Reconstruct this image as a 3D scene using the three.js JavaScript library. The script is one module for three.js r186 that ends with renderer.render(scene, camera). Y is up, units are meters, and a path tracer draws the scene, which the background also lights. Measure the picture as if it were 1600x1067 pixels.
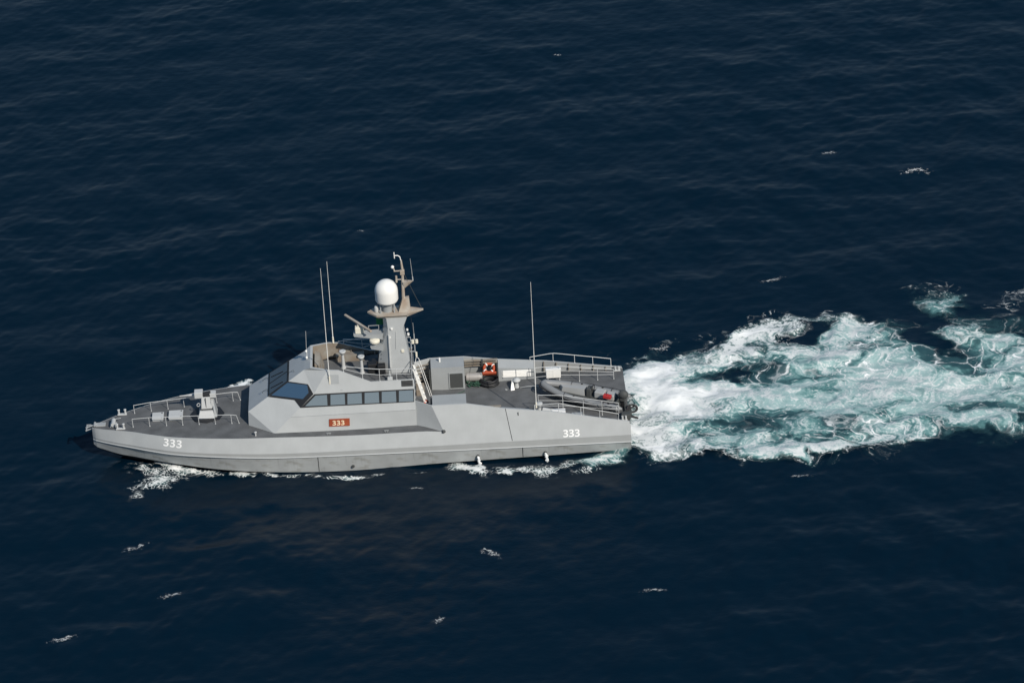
import * as THREE from 'three';
import { mergeGeometries } from 'three/addons/utils/BufferGeometryUtils.js';
import { RoundedBoxGeometry } from 'three/addons/geometries/RoundedBoxGeometry.js';
import { FontLoader } from 'three/addons/loaders/FontLoader.js';
import { TextGeometry } from 'three/addons/geometries/TextGeometry.js';

// ---------------------------------------------------------------- camera, sky, sun, exposure
const scene = new THREE.Scene();
// seen from an aircraft about 100 m up and 200 m off the port side, with a long lens; the horizon tilts a little
const camera = new THREE.PerspectiveCamera(11.716, 1024 / 682, 1, 12000);
camera.position.set(5.983, 103.008, 171.329);
camera.up.set(0.05952, 0.86974, -0.48991);
camera.lookAt(5.983 + 16.938, 103.008 - 491.588, 171.329 - 870.663);

const SUN = new THREE.Vector3(0.42, 0.62, 0.66).normalize();
// clear, slightly hazy sky: pale towards the horizon, blue overhead, a broad paler glow round the sun
const skyData = new Float32Array(256 * 128 * 4);
for (let j = 0; j < 128; j++) for (let i = 0; i < 256; i++) {
  const el = ((j + 0.5) / 128 - 0.5) * Math.PI, az = ((i + 0.5) / 256 - 0.5) * Math.PI * 2, y = Math.sin(el), c = Math.cos(el);
  const h = Math.exp(-Math.max(y, 0) * 8), dot = c * Math.cos(az) * SUN.x + y * SUN.y + c * Math.sin(az) * SUN.z, haze = Math.exp(-Math.max(y, 0) * 20), glow = 0.14 * Math.exp((dot - 1) * 7);
  const k = (j * 256 + i) * 4, rgb = y < 0 ? [0.02, 0.04, 0.06] : [0.08 + 0.22 * h + 0.30 * haze + glow, 0.165 + 0.28 * h + 0.20 * haze + glow * 0.95, 0.295 + 0.24 * h + 0.12 * haze + glow * 0.85];
  skyData[k] = rgb[0]; skyData[k + 1] = rgb[1]; skyData[k + 2] = rgb[2]; skyData[k + 3] = 1;
}
const skyTex = new THREE.DataTexture(skyData, 256, 128, THREE.RGBAFormat, THREE.FloatType);
skyTex.mapping = THREE.EquirectangularReflectionMapping; skyTex.magFilter = skyTex.minFilter = THREE.LinearFilter; skyTex.needsUpdate = true;
scene.background = skyTex; scene.environment = skyTex;

const sun = new THREE.DirectionalLight(0xfff6ea, 4.2);
sun.position.copy(SUN).multiplyScalar(120);
sun.castShadow = true;
sun.shadow.mapSize.set(4096, 4096);
Object.assign(sun.shadow.camera, { left: -60, right: 60, top: 60, bottom: -60, near: 1, far: 300 });
scene.add(sun, sun.target);

const renderer = new THREE.WebGLRenderer({ antialias: true });
renderer.setSize(1024, 682);
renderer.toneMapping = THREE.LinearToneMapping;
renderer.toneMappingExposure = 1.0;
renderer.shadowMap.enabled = true;

// ---------------------------------------------------------------- helpers
function rng(seed) { let s = seed >>> 0; return () => { s = (s + 0x6D2B79F5) | 0; let t = Math.imul(s ^ (s >>> 15), 1 | s); t = (t + Math.imul(t ^ (t >>> 7), 61 | t)) ^ t; return ((t ^ (t >>> 14)) >>> 0) / 4294967296; }; }
const PERM = new Uint8Array(512), GX = new Float32Array(256), GY = new Float32Array(256);
{ const r = rng(7), p = [...Array(256).keys()];
  for (let i = 255; i > 0; i--) { const j = Math.floor(r() * (i + 1)); [p[i], p[j]] = [p[j], p[i]]; }
  for (let i = 0; i < 512; i++) PERM[i] = p[i & 255];
  for (let i = 0; i < 256; i++) { const a = r() * Math.PI * 2; GX[i] = Math.cos(a); GY[i] = Math.sin(a); } }
function noise(x, y, per = 256) {                       // gradient noise, about -0.7..0.7, repeats every per cells
  let xi = Math.floor(x), yi = Math.floor(y); const fx = x - xi, fy = y - yi;
  const x0 = ((xi % per) + per) % per, y0 = ((yi % per) + per) % per, x1 = (x0 + 1) % per, y1 = (y0 + 1) % per;
  const u = fx * fx * fx * (fx * (fx * 6 - 15) + 10), v = fy * fy * fy * (fy * (fy * 6 - 15) + 10);
  const a = PERM[PERM[x0] + y0], b = PERM[PERM[x1] + y0], c = PERM[PERM[x0] + y1], d = PERM[PERM[x1] + y1];
  const na = GX[a] * fx + GY[a] * fy, nb = GX[b] * (fx - 1) + GY[b] * fy, nc = GX[c] * fx + GY[c] * (fy - 1), nd = GX[d] * (fx - 1) + GY[d] * (fy - 1);
  return na + u * (nb - na) + v * (nc - na + u * (na - nb - nc + nd));
}
function fbm(x, y, o, per = 256) { let s = 0, a = 1, f = 1; for (let i = 0; i < o; i++) { s += a * noise(x * f + i * 17.3 * (per === 256 ? 1 : 0), y * f, Math.min(256, per * f)); a *= 0.5; f *= 2; } return s; }
const H32 = (i, j, k) => { let h = Math.imul(i, 374761393) ^ Math.imul(j, 668265263) ^ Math.imul(k, 1274126177); h = Math.imul(h ^ (h >>> 13), 1274126177); return ((h ^ (h >>> 16)) >>> 0) / 4294967296; };
function cellEdge(x, y) {                               // distance between the two nearest cell centres: 0 on the walls of a foam cell
  const xi = Math.floor(x), yi = Math.floor(y); let a = 9, b = 9;
  for (let j = -1; j <= 1; j++) for (let i = -1; i <= 1; i++) {
    const px = xi + i + H32(xi + i, yi + j, 1) - x, py = yi + j + H32(xi + i, yi + j, 2) - y, d = px * px + py * py;
    if (d < a) { b = a; a = d; } else if (d < b) b = d;
  }
  return Math.sqrt(b) - Math.sqrt(a);
}
const clamp = (v, a = 0, b = 1) => Math.min(b, Math.max(a, v));
const sstep = (a, b, v) => { const t = clamp((v - a) / (b - a)); return t * t * (3 - 2 * t); };
const lerp = (a, b, t) => a + (b - a) * t;
const toS = (c) => 255 * (c <= 0.0031308 ? 12.92 * c : 1.055 * Math.pow(c, 1 / 2.4) - 0.055);
function dataTex(data, w, h, srgb, wrap) {
  const t = new THREE.DataTexture(data, w, h); t.magFilter = THREE.LinearFilter; t.minFilter = THREE.LinearFilter;
  if (wrap) t.wrapS = t.wrapT = THREE.RepeatWrapping;
  if (srgb) t.colorSpace = THREE.SRGBColorSpace;
  t.needsUpdate = true; return t;
}
function tileTex(n, fn, srgb) {                         // fn(u, v) in 0..1 gives grey 0..1 or [r, g, b]
  const d = new Uint8Array(n * n * 4);
  for (let j = 0; j < n; j++) for (let i = 0; i < n; i++) { const c = fn(i / n, j / n), k = (j * n + i) * 4; const rgb = Array.isArray(c) ? c : [c, c, c]; for (let m = 0; m < 3; m++) d[k + m] = clamp(rgb[m]) * 255; d[k + 3] = 255; }
  return dataTex(d, n, n, srgb, true);
}
// ---------------------------------------------------------------- the sea
const WAVES = [];
{ const r = rng(21);
  for (let i = 0; i < 64; i++) {
    const L = 0.55 * Math.pow(15 / 0.55, Math.pow((i + r() * 0.9) / 64, 0.9));
    const spread = (r() + r() + r() - 1.5) * 1.15, a = Math.PI * 0.5 - 0.34 + spread * (L > 7 ? 0.9 : 1.9);   // travelling roughly towards the camera
    const k = Math.PI * 2 / L, slope = 0.0225 * (L > 7 ? 0.6 : 1) * (L < 1.6 ? 1.15 : 0.95);
    WAVES.push([Math.cos(a) * k, Math.sin(a) * k, r() * 6.283, slope / k]);
  } }
function seaHeight(x, z) {
  const wx = x + 0.8 * noise(x * 0.11 + 40, z * 0.11), wz = z + 0.8 * noise(x * 0.11, z * 0.11 + 70);
  let h = 0, n = 0.75 + 0.6 * noise(x * 0.045 + 9, z * 0.06 + 3);
  for (let i = 0; i < 64; i++) { const w = WAVES[i]; h += w[3] * Math.sin(w[0] * wx + w[1] * wz + w[2]); }
  return h * n;
}
function axis(a, b, step, far) {
  const o = []; let d = step, p = a; const left = [];
  while (p > -far) { d *= 1.22; p -= d; left.push(p); }
  o.push(...left.reverse()); for (let v = a; v <= b + 1e-6; v += step) o.push(v);
  d = step; p = o[o.length - 1]; while (p < far) { d *= 1.22; p += d; o.push(p); }
  return o;
}
const rippleTex = tileTex(1024, (u, v) => {
  let s = 0, a = 1; for (let o = 0, f = 14; o < 4; o++, f *= 2) { s += a * noise(u * f, v * f, f); a *= 0.55; }
  return 0.5 + s * 0.42;
});
rippleTex.repeat.set(1, 1);
{
  const X = axis(-34, 58, 0.145, 6000), Z = axis(-80, 34, 0.155, 6000), nx = X.length, nz = Z.length;
  const P = new Float32Array(nx * nz * 3), U = new Float32Array(nx * nz * 2), I = new Uint32Array((nx - 1) * (nz - 1) * 6);
  let k = 0, q = 0;
  for (let j = 0; j < nz; j++) for (let i = 0; i < nx; i++) {
    const x = X[i], z = Z[j], fade = 1 - sstep(60, 160, Math.hypot(x - 10, z + 20)) ;
    P[k * 3] = x; P[k * 3 + 1] = fade > 0 ? seaHeight(x, z) * fade : 0; P[k * 3 + 2] = z; U[k * 2] = x / 11.3; U[k * 2 + 1] = z / 7.3; k++;
  }
  for (let j = 0; j < nz - 1; j++) for (let i = 0; i < nx - 1; i++) { const a = j * nx + i, b = a + 1, c = a + nx, d = c + 1; I[q++] = a; I[q++] = c; I[q++] = b; I[q++] = b; I[q++] = c; I[q++] = d; }
  const g = new THREE.BufferGeometry();
  g.setAttribute('position', new THREE.BufferAttribute(P, 3)); g.setAttribute('uv', new THREE.BufferAttribute(U, 2)); g.setIndex(new THREE.BufferAttribute(I, 1));
  g.computeVertexNormals();
  const m = new THREE.MeshPhysicalMaterial({ color: new THREE.Color().setRGB(0.0003, 0.0080, 0.0185), roughness: 0.3, specularIntensity: 0.5, metalness: 0, ior: 1.333, bumpMap: rippleTex, bumpScale: 0.02 });
  const sea = new THREE.Mesh(g, m); sea.name = 'sea'; sea.receiveShadow = true;
  sea.userData = { kind: 'structure', label: 'deep navy blue open sea with low wind waves', category: 'sea' };
  scene.add(sea);
}

// ---- foam: each blob is [x, z, 2x2 matrix into the unit circle, weight]
const WAKE_WHITE = [[28.34,-3.13,0.078,0.009,-0.008,0.171,0.2],[17.52,-4.81,0.53,0.042,-0.058,0.495,1.0],[18.2,-1.25,0.344,0.028,-0.038,0.334,1.2],[16.6,1.93,0.524,0.04,-0.063,0.545,0.9],[20.63,-2.27,0.343,0.034,-0.077,0.655,0.8],[23.26,-3.19,0.425,0.061,-0.256,0.984,0.7],[17.64,-6.37,0.559,0.046,-0.108,0.909,0.8],[21.27,-7.05,0.465,-0.03,0.457,0.905,1.0],[24.04,-8.82,0.517,-0.103,0.598,0.591,1.15],[26.13,-10.61,0.53,0.004,0.252,0.835,1.05],[26.46,-7.88,0.896,0.101,-0.079,0.62,0.7],[29.76,-11.17,0.616,0.053,0.068,1.225,0.6],[31.45,-10.21,0.652,0.089,-0.073,0.611,0.6],[28.16,-6.46,0.498,0.009,0.272,0.931,0.51],[29.77,-8.12,1.279,0.408,-0.357,0.376,0.34],[31.91,-6.25,0.291,0.067,-0.164,0.328,0.19],[34.01,-4.41,0.378,0.098,-0.261,0.451,0.204],[29.73,-1.81,0.222,0.039,-0.168,0.638,0.422],[32.21,-2.82,0.389,0.078,-0.3,0.892,0.374],[34.3,-1.11,0.369,0.059,-0.105,0.876,0.34],[27.64,0.84,0.274,0.033,-0.056,0.481,0.286],[23.4,2.72,0.372,0.055,-0.214,0.838,0.5],[25.88,4.33,0.311,0.04,-0.144,1.264,0.72],[29.37,3.71,0.345,0.006,0.245,0.881,0.476],[31.97,2.83,0.393,0.004,0.342,1.003,0.374],[19.0,2.95,0.44,0.043,-0.123,1.063,0.65],[20.98,4.05,0.477,0.06,-0.335,1.521,0.55],[34.99,1.85,0.4,0.041,0.072,0.862,0.306],[38.19,2.22,0.401,0.07,-0.089,0.748,0.374],[38.07,-1.59,0.395,0.068,-0.065,0.541,0.306],[36.6,-3.32,0.391,0.077,-0.238,0.888,0.286],[40.27,-5.24,0.56,0.099,-0.069,0.576,0.272],[38.6,-8.27,0.379,0.089,-0.415,0.967,0.8],[36.92,-12.89,0.555,0.163,-0.389,0.523,0.6],[41.75,-12.46,0.812,0.078,0.205,0.889,0.35],[44.12,-1.64,0.233,0.045,-0.026,0.219,0.45],[49.83,-0.96,0.184,0.041,-0.022,0.189,0.4],[18.66,-9.06,0.901,-0.168,1.908,1.971,0.4],[21.51,-9.53,1.189,-0.103,1.215,2.068,0.25],[23.63,-4.87,0.462,0.037,0.029,1.59,-0.5],[28.08,-9.39,0.951,0.032,0.259,1.145,-0.45],[23.81,0.69,0.425,-0.007,0.3,0.857,-0.45],[35.47,-7.43,0.52,0.189,-0.601,0.556,-0.55],[36.46,-4.91,0.519,0.182,-0.633,0.655,-0.4],[32.34,-1.04,0.564,0.119,-0.737,1.767,-0.35],[38.28,0.58,0.471,0.077,-0.176,1.464,-0.35],[35.33,-10.48,0.825,0.128,-0.119,1.013,-0.4]];
const WAKE_TEAL = [[29.88,-2.95,0.078,0.009,-0.009,0.175,0.25],[19.08,-4.62,0.425,0.038,-0.044,0.381,0.7],[26.45,-3.74,0.283,0.034,-0.038,0.325,0.75],[32.3,-6.21,0.237,0.051,-0.115,0.273,1.0],[28.38,-0.44,0.199,0.025,-0.035,0.29,0.6],[33.61,-1.73,0.171,0.026,-0.036,0.3,0.7],[39.11,-5.38,0.337,0.058,-0.031,0.255,1.0],[24.14,2.95,0.239,0.027,-0.072,0.621,0.45],[20.94,0.58,0.434,0.043,-0.051,0.449,0.4],[37.26,-12.43,0.533,0.132,-0.32,0.61,0.5],[14.76,3.62,0.775,0.053,-0.2,1.71,0.8],[36.24,1.25,0.237,0.038,-0.056,0.481,0.55],[44.12,-1.64,0.197,0.039,-0.026,0.219,0.7],[49.83,-0.96,0.172,0.038,-0.023,0.189,0.6],[28.01,-9.48,0.876,0.027,0.237,1.049,-0.5],[35.47,-7.43,0.57,0.208,-0.724,0.671,-0.75],[23.25,-5.07,0.422,0.027,0.027,1.615,-0.35]];
const SIDE_WHITE = [[-12.36,2.53,0.617,0.076,-0.536,0.754,0.48],[-13.04,3.89,0.849,-0.203,0.548,0.91,0.48],[-11.73,1.37,0.842,0.06,-1.986,3.43,1.0],[-10.07,2.65,0.541,0.022,-0.747,1.97,0.32],[-10.98,3.63,0.661,-0.025,-0.144,1.288,0.26],[-13.33,2.13,1.199,-0.071,-0.118,0.987,0.3],[-8.37,2.7,0.439,-0.015,-0.621,3.47,0.85],[-5.51,3.32,0.529,-0.025,-0.554,4.788,0.5],[-2.47,3.81,0.442,0.0,-0.548,4.762,0.5],[0.17,4.04,0.662,0.0,-0.06,4.545,0.5],[2.82,3.98,0.662,0.0,-0.11,5.556,0.3],[6.15,3.65,0.977,0.143,-1.192,2.265,0.95],[7.34,4.22,0.661,0.038,-0.793,2.812,0.75],[8.84,4.53,0.588,0.0,0.035,2.0,0.46],[10.72,4.82,0.485,0.017,-0.085,1.751,0.44],[13.36,4.69,0.588,0.0,0.114,1.389,0.38],[14.54,4.03,0.775,0.0,0.254,1.724,0.85],[11.9,3.95,0.441,0.016,0.079,3.574,0.3]];
const SIDE_TEAL = [[14.35,4.01,0.775,0.0,0.147,1.724,0.9]];
const FAR_WHITE = [[-7.59,-7.57,1.45,-0.216,0.617,2.036,2.2],[-8.48,-7.04,0.836,-0.107,0.772,2.465,0.9],[-9.27,-7.06,2.564,0.0,-0.534,4.167,0.4]];
function blobSum(B, x, z) {
  let s = 0;
  for (let i = 0; i < B.length; i++) { const b = B[i], dx = x - b[0], dz = z - b[1]; if (dx * dx + dz * dz > 400) continue; const p = b[2] * dx + b[3] * dz, q = b[4] * dx + b[5] * dz, d = p * p + q * q; if (d < 4) s += b[6] * Math.exp(-d * Math.sqrt(d) * 0.8); }
  return s;
}
const TEAL = [0.025, 0.085, 0.10], MID = [0.12, 0.285, 0.285], MILK = [0.38, 0.57, 0.565], FOAM = [0.90, 0.92, 0.915];
const ridge = (x, y, o) => { let s = 0, a = 0.5, f = 1, p = 1; for (let i = 0; i < o; i++) { let n = 1 - Math.abs(noise(x * f + i * 31.7, y * f + i * 11.3)) * 2.1; n *= n; s += a * n * p; p = clamp(n * 1.3); a *= 0.55; f *= 2.05; } return s; };   // thin bright threads, about 0..1
function foamAt(x, z, W, T, veins) {                       // returns whiteness, turbidity, density, brightness of the froth
  const n1 = fbm(x * 0.33, z * 0.38 + 5, 3), n2 = fbm(x * 0.33 + 31, z * 0.38, 3), n3 = fbm(x * 1.2 + 9, z * 1.3, 3), n4 = fbm(x * 1.2, z * 1.3 + 13, 3);
  const wx = x + (1.4 * n1 + 0.40 * n3) * veins, wz = z + (1.4 * n2 + 0.40 * n4) * veins;
  let w0 = blobSum(W, wx, wz); if (veins < 0.5) w0 *= 0.25 + 1.15 * sstep(-0.35, 0.5, fbm(x * 0.8 + 60, z * 1.2, 3));
  const t0 = T.length ? blobSum(T, wx, wz) : 0;
  if (w0 < 0.02 && t0 < 0.03) return null;
  const big = fbm(wx * 0.40 + 3, wz * 0.62 + 8, 4), rag = fbm(wx * 1.5 + 7, wz * 2.2, 5), fine = fbm(x * 6.5, z * 7, 4), g = Math.min(1, w0 * 2.2 + t0 * 0.4);
  const w = w0 + 0.42 * big * g, aer = w0 * 0.92 + 0.18 * clamp(t0) + 0.80 * big * g + 0.42 * rag * g + 0.10 * fine * g;
  const milk = sstep(0.74, 1.62, aer);                                        // air churned under: a smooth passage from teal to white
  const cx = x + 1.3 * n1 + 0.2 * n3, cz = z + 1.3 * n2 + 0.2 * n4, e1 = cellEdge(cx * 0.78, cz * 0.60), e2 = cellEdge(cx * 1.7 + 11, cz * 1.5), e3 = cellEdge(cx * 3.7 + 5, cz * 3.3);
  const on = sstep(0.10, 0.45, Math.max(w, t0 * 0.75) + 0.35 * big), part = (0.45 + 0.55 * sstep(-0.3, 0.25, n3 + 0.5 * big)) * clamp(0.12 + 0.7 * sstep(0.0, 0.45, fbm(x * 0.17 + 3, z * 0.24 + 1, 2)) + Math.exp(-((x - 32) ** 2 / 26 + (z + 6) ** 2 / 9)) + 0.7 * Math.exp(-((x - 39.5) ** 2 / 14 + (z + 5) ** 2 / 7)), 0, veins < 0.5 ? 0.3 : 0.8), part2 = sstep(-0.05, 0.4, n4 + 0.3 * rag + 0.3 * (w - 0.4));
  const net = Math.max((1 - sstep(0.02, 0.10 + 0.07 * n4, e1 + 0.09 * rag + 0.08 * fine)) * Math.min(1, part * 1.25), 0.22 * (1 - sstep(0.0, 0.26, e1 + 0.1 * rag)) * part, (1 - sstep(0.0, 0.16, e2 + 0.08 * fine + 0.06 * rag)) * part2 * 0.8, (1 - sstep(0.0, 0.22, e3 + 0.06 * fine)) * (veins < 0.5 ? 0.9 * sstep(0.12, 0.4, w + 0.3 * rag) : 0.55 * part2 * sstep(0.25, 0.6, w)));
  const froth = sstep(0.40, 0.90, w * 0.68 + rag * 0.66 + 0.52 * fine + 0.12 * (0.4 - e3)) * sstep(0.10, 0.36, w);   // broken froth at the rim
  const white = clamp(Math.max(milk * (0.93 + 0.12 * rag), net * on, froth * 0.82));
  const tur = sstep(0.04, 0.62, t0 * 0.85 + 0.35 * clamp(w) + 0.55 * big * Math.min(1, t0 * 2) + 0.10 * rag);
  return [white, tur, sstep(0.15, 1.0, aer + 0.25 * t0 - 0.12), clamp(0.74 + 0.40 * milk + 0.40 * rag + 0.25 * fine + 0.35 * net)];
}
function foamPatch(name, label, x0, x1, z0, z1, res, grid, W, T, lift, veins) {
  const w = Math.min(2048, Math.round((x1 - x0) / res)), h = Math.min(2048, Math.round((z1 - z0) / res));
  const D = new Uint8Array(w * h * 4), B = new Uint8Array(w * h * 4), tealS = TEAL, r = rng(5);
  for (let j = 0; j < h; j++) for (let i = 0; i < w; i++) {
    const k = (j * w + i) * 4, f = foamAt(x0 + (i + 0.5) / w * (x1 - x0), z0 + (j + 0.5) / h * (z1 - z0), W, T, veins);
    const edge = Math.min(i, j, w - 1 - i, h - 1 - j) / 24;
    if (!f || edge <= 0) { D[k] = 200; D[k + 1] = 205; D[k + 2] = 205; B[k + 3] = 255; continue; }
    const [wh, tu, mk] = f;
    const cov = clamp(Math.max(wh, tu * 0.8)) * Math.min(1, edge), s = wh / Math.max(wh + (1 - wh) * tu * 0.8, 1e-4);
    for (let m = 0; m < 3; m++) { const base = mk < 0.55 ? lerp(TEAL[m], MID[m], mk / 0.55) : lerp(MID[m], MILK[m], (mk - 0.55) / 0.45); D[k + m] = toS(lerp(base, lerp(MILK[m], FOAM[m], f[3]), clamp(s))); }
    D[k + 3] = 255 * cov;
    const b = clamp(wh) * 255; B[k] = B[k + 1] = B[k + 2] = b; B[k + 3] = 255;
  }
  const nx = Math.ceil((x1 - x0) / grid), nz = Math.ceil((z1 - z0) / grid), g = new THREE.PlaneGeometry(1, 1, nx, nz), P = g.attributes.position, U = g.attributes.uv;
  for (let k = 0; k < P.count; k++) {
    const x = lerp(x0, x1, P.getX(k) + 0.5), z = lerp(z0, z1, 0.5 - P.getY(k));
    const d = clamp(blobSum(W, x, z)), e = sstep(0.08, 0.6, d);
    const lump = e * lift * (0.5 + 1.1 * fbm(x * 0.3 + 4, z * 0.42, 2) + 0.10 * fbm(x * 1.3, z * 1.6 + 6, 2));
    P.setXYZ(k, x, seaHeight(x, z) + 0.03 + Math.max(0, lump), z); U.setXY(k, (x - x0) / (x1 - x0), (z - z0) / (z1 - z0));
  }
  g.computeVertexNormals();
  const m = new THREE.MeshStandardMaterial({ map: dataTex(D, w, h, true), transparent: true, roughness: 0.62, bumpMap: dataTex(B, w, h), bumpScale: 0.006, side: THREE.DoubleSide });
  const o = new THREE.Mesh(g, m); o.name = name; o.receiveShadow = true; o.userData = { kind: 'stuff', label, category: 'foam' }; scene.add(o);
  return o;
}
foamPatch('wake_foam', 'wide churned white and turquoise wake trailing behind the stern', 13.2, 58, -17, 8, 0.024, 0.12, WAKE_WHITE, WAKE_TEAL, 0.34, 1);
foamPatch('bow_wave_foam', 'thin broken white foam along the near waterline of the grey boat', -15.5, 16.8, 0.6, 7, 0.02, 0.1, SIDE_WHITE, SIDE_TEAL, 0.12, 0.3);
foamPatch('far_side_foam', 'short white crest beyond the far deck edge ahead of the cabin', -12, -4, -10, -3.6, 0.03, 0.12, FAR_WHITE, [], 0.4, 0.3);

// ---- small breaking crests scattered over the water
{
  const n = 1024, A = new Uint8Array(n * n * 4), cells = 4, s = n / cells;
  for (let j = 0; j < n; j++) for (let i = 0; i < n; i++) {
    const ci = Math.floor(i / s), cj = Math.floor(j / s), u = (i % s) / s * 2 - 1, v = (j % s) / s * 2 - 1, id = cj * cells + ci;
    const bend = 0.35 * noise(u * 1.2 + id * 7.7, id * 3.1) , y = v - bend - 0.12 * noise(u * 5 + id * 9, 4.4), th = 0.26 + 0.18 * noise(u * 2 + id * 5.5, 9.1);
    const body = (1 - sstep(0.2, 1, Math.abs(u))) * (1 - sstep(th * 0.15, th * 1.5, Math.abs(y) * (y > 0 ? 0.75 : 1.3)));
    const br = fbm(u * 5 + id * 13, v * 5 + id * 3, 4), fn = fbm(u * 16 + id * 3, v * 16, 3), a = sstep(0.55, 1.15, body * 0.8 + br * 0.8 + fn * 0.6) * sstep(0.02, 0.25, body);
    const k = (j * n + i) * 4; A[k] = 238; A[k + 1] = 241; A[k + 2] = 241; A[k + 3] = 255 * clamp(a) * (Math.max(Math.abs(u), Math.abs(v)) > 0.97 ? 0 : 0.5);
  }
  const caps = [[14.79, -53.83, 0.45, 0.5, 0], [0.08, -27.4, 0.42, 0.4, -0.4], [32.6, -34.9, 0.8, 0.8, 0.2], [38.1, -31.4, 1.5, 1.3, 0.1], [26.6, -17.1, 1.3, 0.6, 0.35], [18.6, -9.2, 0.9, 1.2, 0.7], [-13.1, 10, 1.1, 0.9, 0.5], [-10.8, 15.4, 1.0, 0.9, 0.5], [-16.6, 19.2, 1.2, 0.8, 0.3], [7.3, 13.1, 1.1, 1.0, -0.8], [4.1, 19.5, 0.6, 0.7, 0.6], [16.1, 17.9, 1.0, 0.5, 0.1], [3.2, 5.7, 0.7, 0.3, 0], [25.6, 6.9, 1.0, 0.4, 0.1], [42, -13.7, 1.2, 1.0, 0.1]];
  const gs = caps.map(([cx, cz, rx, rz, ang], id) => {
    const g = new THREE.PlaneGeometry(2, 2, 24, 24), P = g.attributes.position, U = g.attributes.uv, c = Math.cos(ang), sn = Math.sin(ang), ci = id % 16;
    for (let k = 0; k < P.count; k++) {
      const a = P.getX(k) * rx * 1.05, b = -P.getY(k) * rz * 1.15, x = cx + a * c + b * sn, z = cz - a * sn + b * c;
      U.setXY(k, (ci % 4 + U.getX(k)) / 4, (Math.floor(ci / 4) + 1 - U.getY(k)) / 4); P.setXYZ(k, x, seaHeight(x, z) + 0.035, z);
    }
    g.computeVertexNormals(); return g;
  });
  const o = new THREE.Mesh(mergeGeometries(gs), new THREE.MeshStandardMaterial({ map: dataTex(A, n, n, true), transparent: true, roughness: 0.7, side: THREE.DoubleSide }));
  o.name = 'whitecap_foam'; o.userData = { kind: 'stuff', label: 'small white breaking crests scattered over the dark sea', category: 'foam' }; o.receiveShadow = true; scene.add(o);
}
// ---------------------------------------------------------------- paint and other stuffs
const V3 = (x, y, z) => new THREE.Vector3(x, y, z);
const paintTex = tileTex(512, (u, v) => {
  const a = fbm(u * 4, v * 4, 5, 4), b = noise(u * 40, v * 6, 40) * 0.5 + noise(u * 24, v * 3 + 9, 24) * 0.5, c = noise(u * 96, v * 96, 96);
  return 0.94 + 0.03 * a + 0.012 * b + 0.02 * c;
}, true);
const deckTex = tileTex(512, (u, v) => { const a = fbm(u * 5, v * 5, 5, 5), c = noise(u * 128, v * 128, 128), d = noise(u * 60, v * 60, 60); return 0.86 + 0.13 * a + 0.10 * c + 0.06 * d; }, true);
const gritTex = tileTex(512, (u, v) => 0.5 + 0.5 * noise(u * 128, v * 128, 128) + 0.3 * noise(u * 64, v * 64, 64));
const dirtTex = tileTex(256, (u, v) => { const a = fbm(u * 6, v * 6, 5, 6); return [0.95 + 0.1 * a, 0.92 + 0.16 * a, 0.88 + 0.2 * a]; }, true);
const stainTex = tileTex(512, (u, v) => {                  // scuffs and run-off stains along the lower side
  const a = fbm(u * 4, v * 4, 5, 4), scuff = sstep(0.1, 0.75, fbm(u * 6, v * 12, 3, 6) + 0.5 * noise(u * 4, v * 4, 4)), run = sstep(0.3, 0.6, noise(u * 48, v * 2, 48) + 0.3 * noise(u * 6, v * 4, 6));
  const k = 0.93 + 0.06 * a - 0.09 * scuff - 0.05 * run; return [k, k * (1 - 0.01 * scuff), k * (1 - 0.03 * scuff)];
}, true);
const C = (r, g, b) => new THREE.Color().setRGB(r, g, b);
const std = (c, o = {}) => new THREE.MeshStandardMaterial({ color: c, roughness: 0.6, metalness: 0, side: THREE.DoubleSide, ...o });
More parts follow.
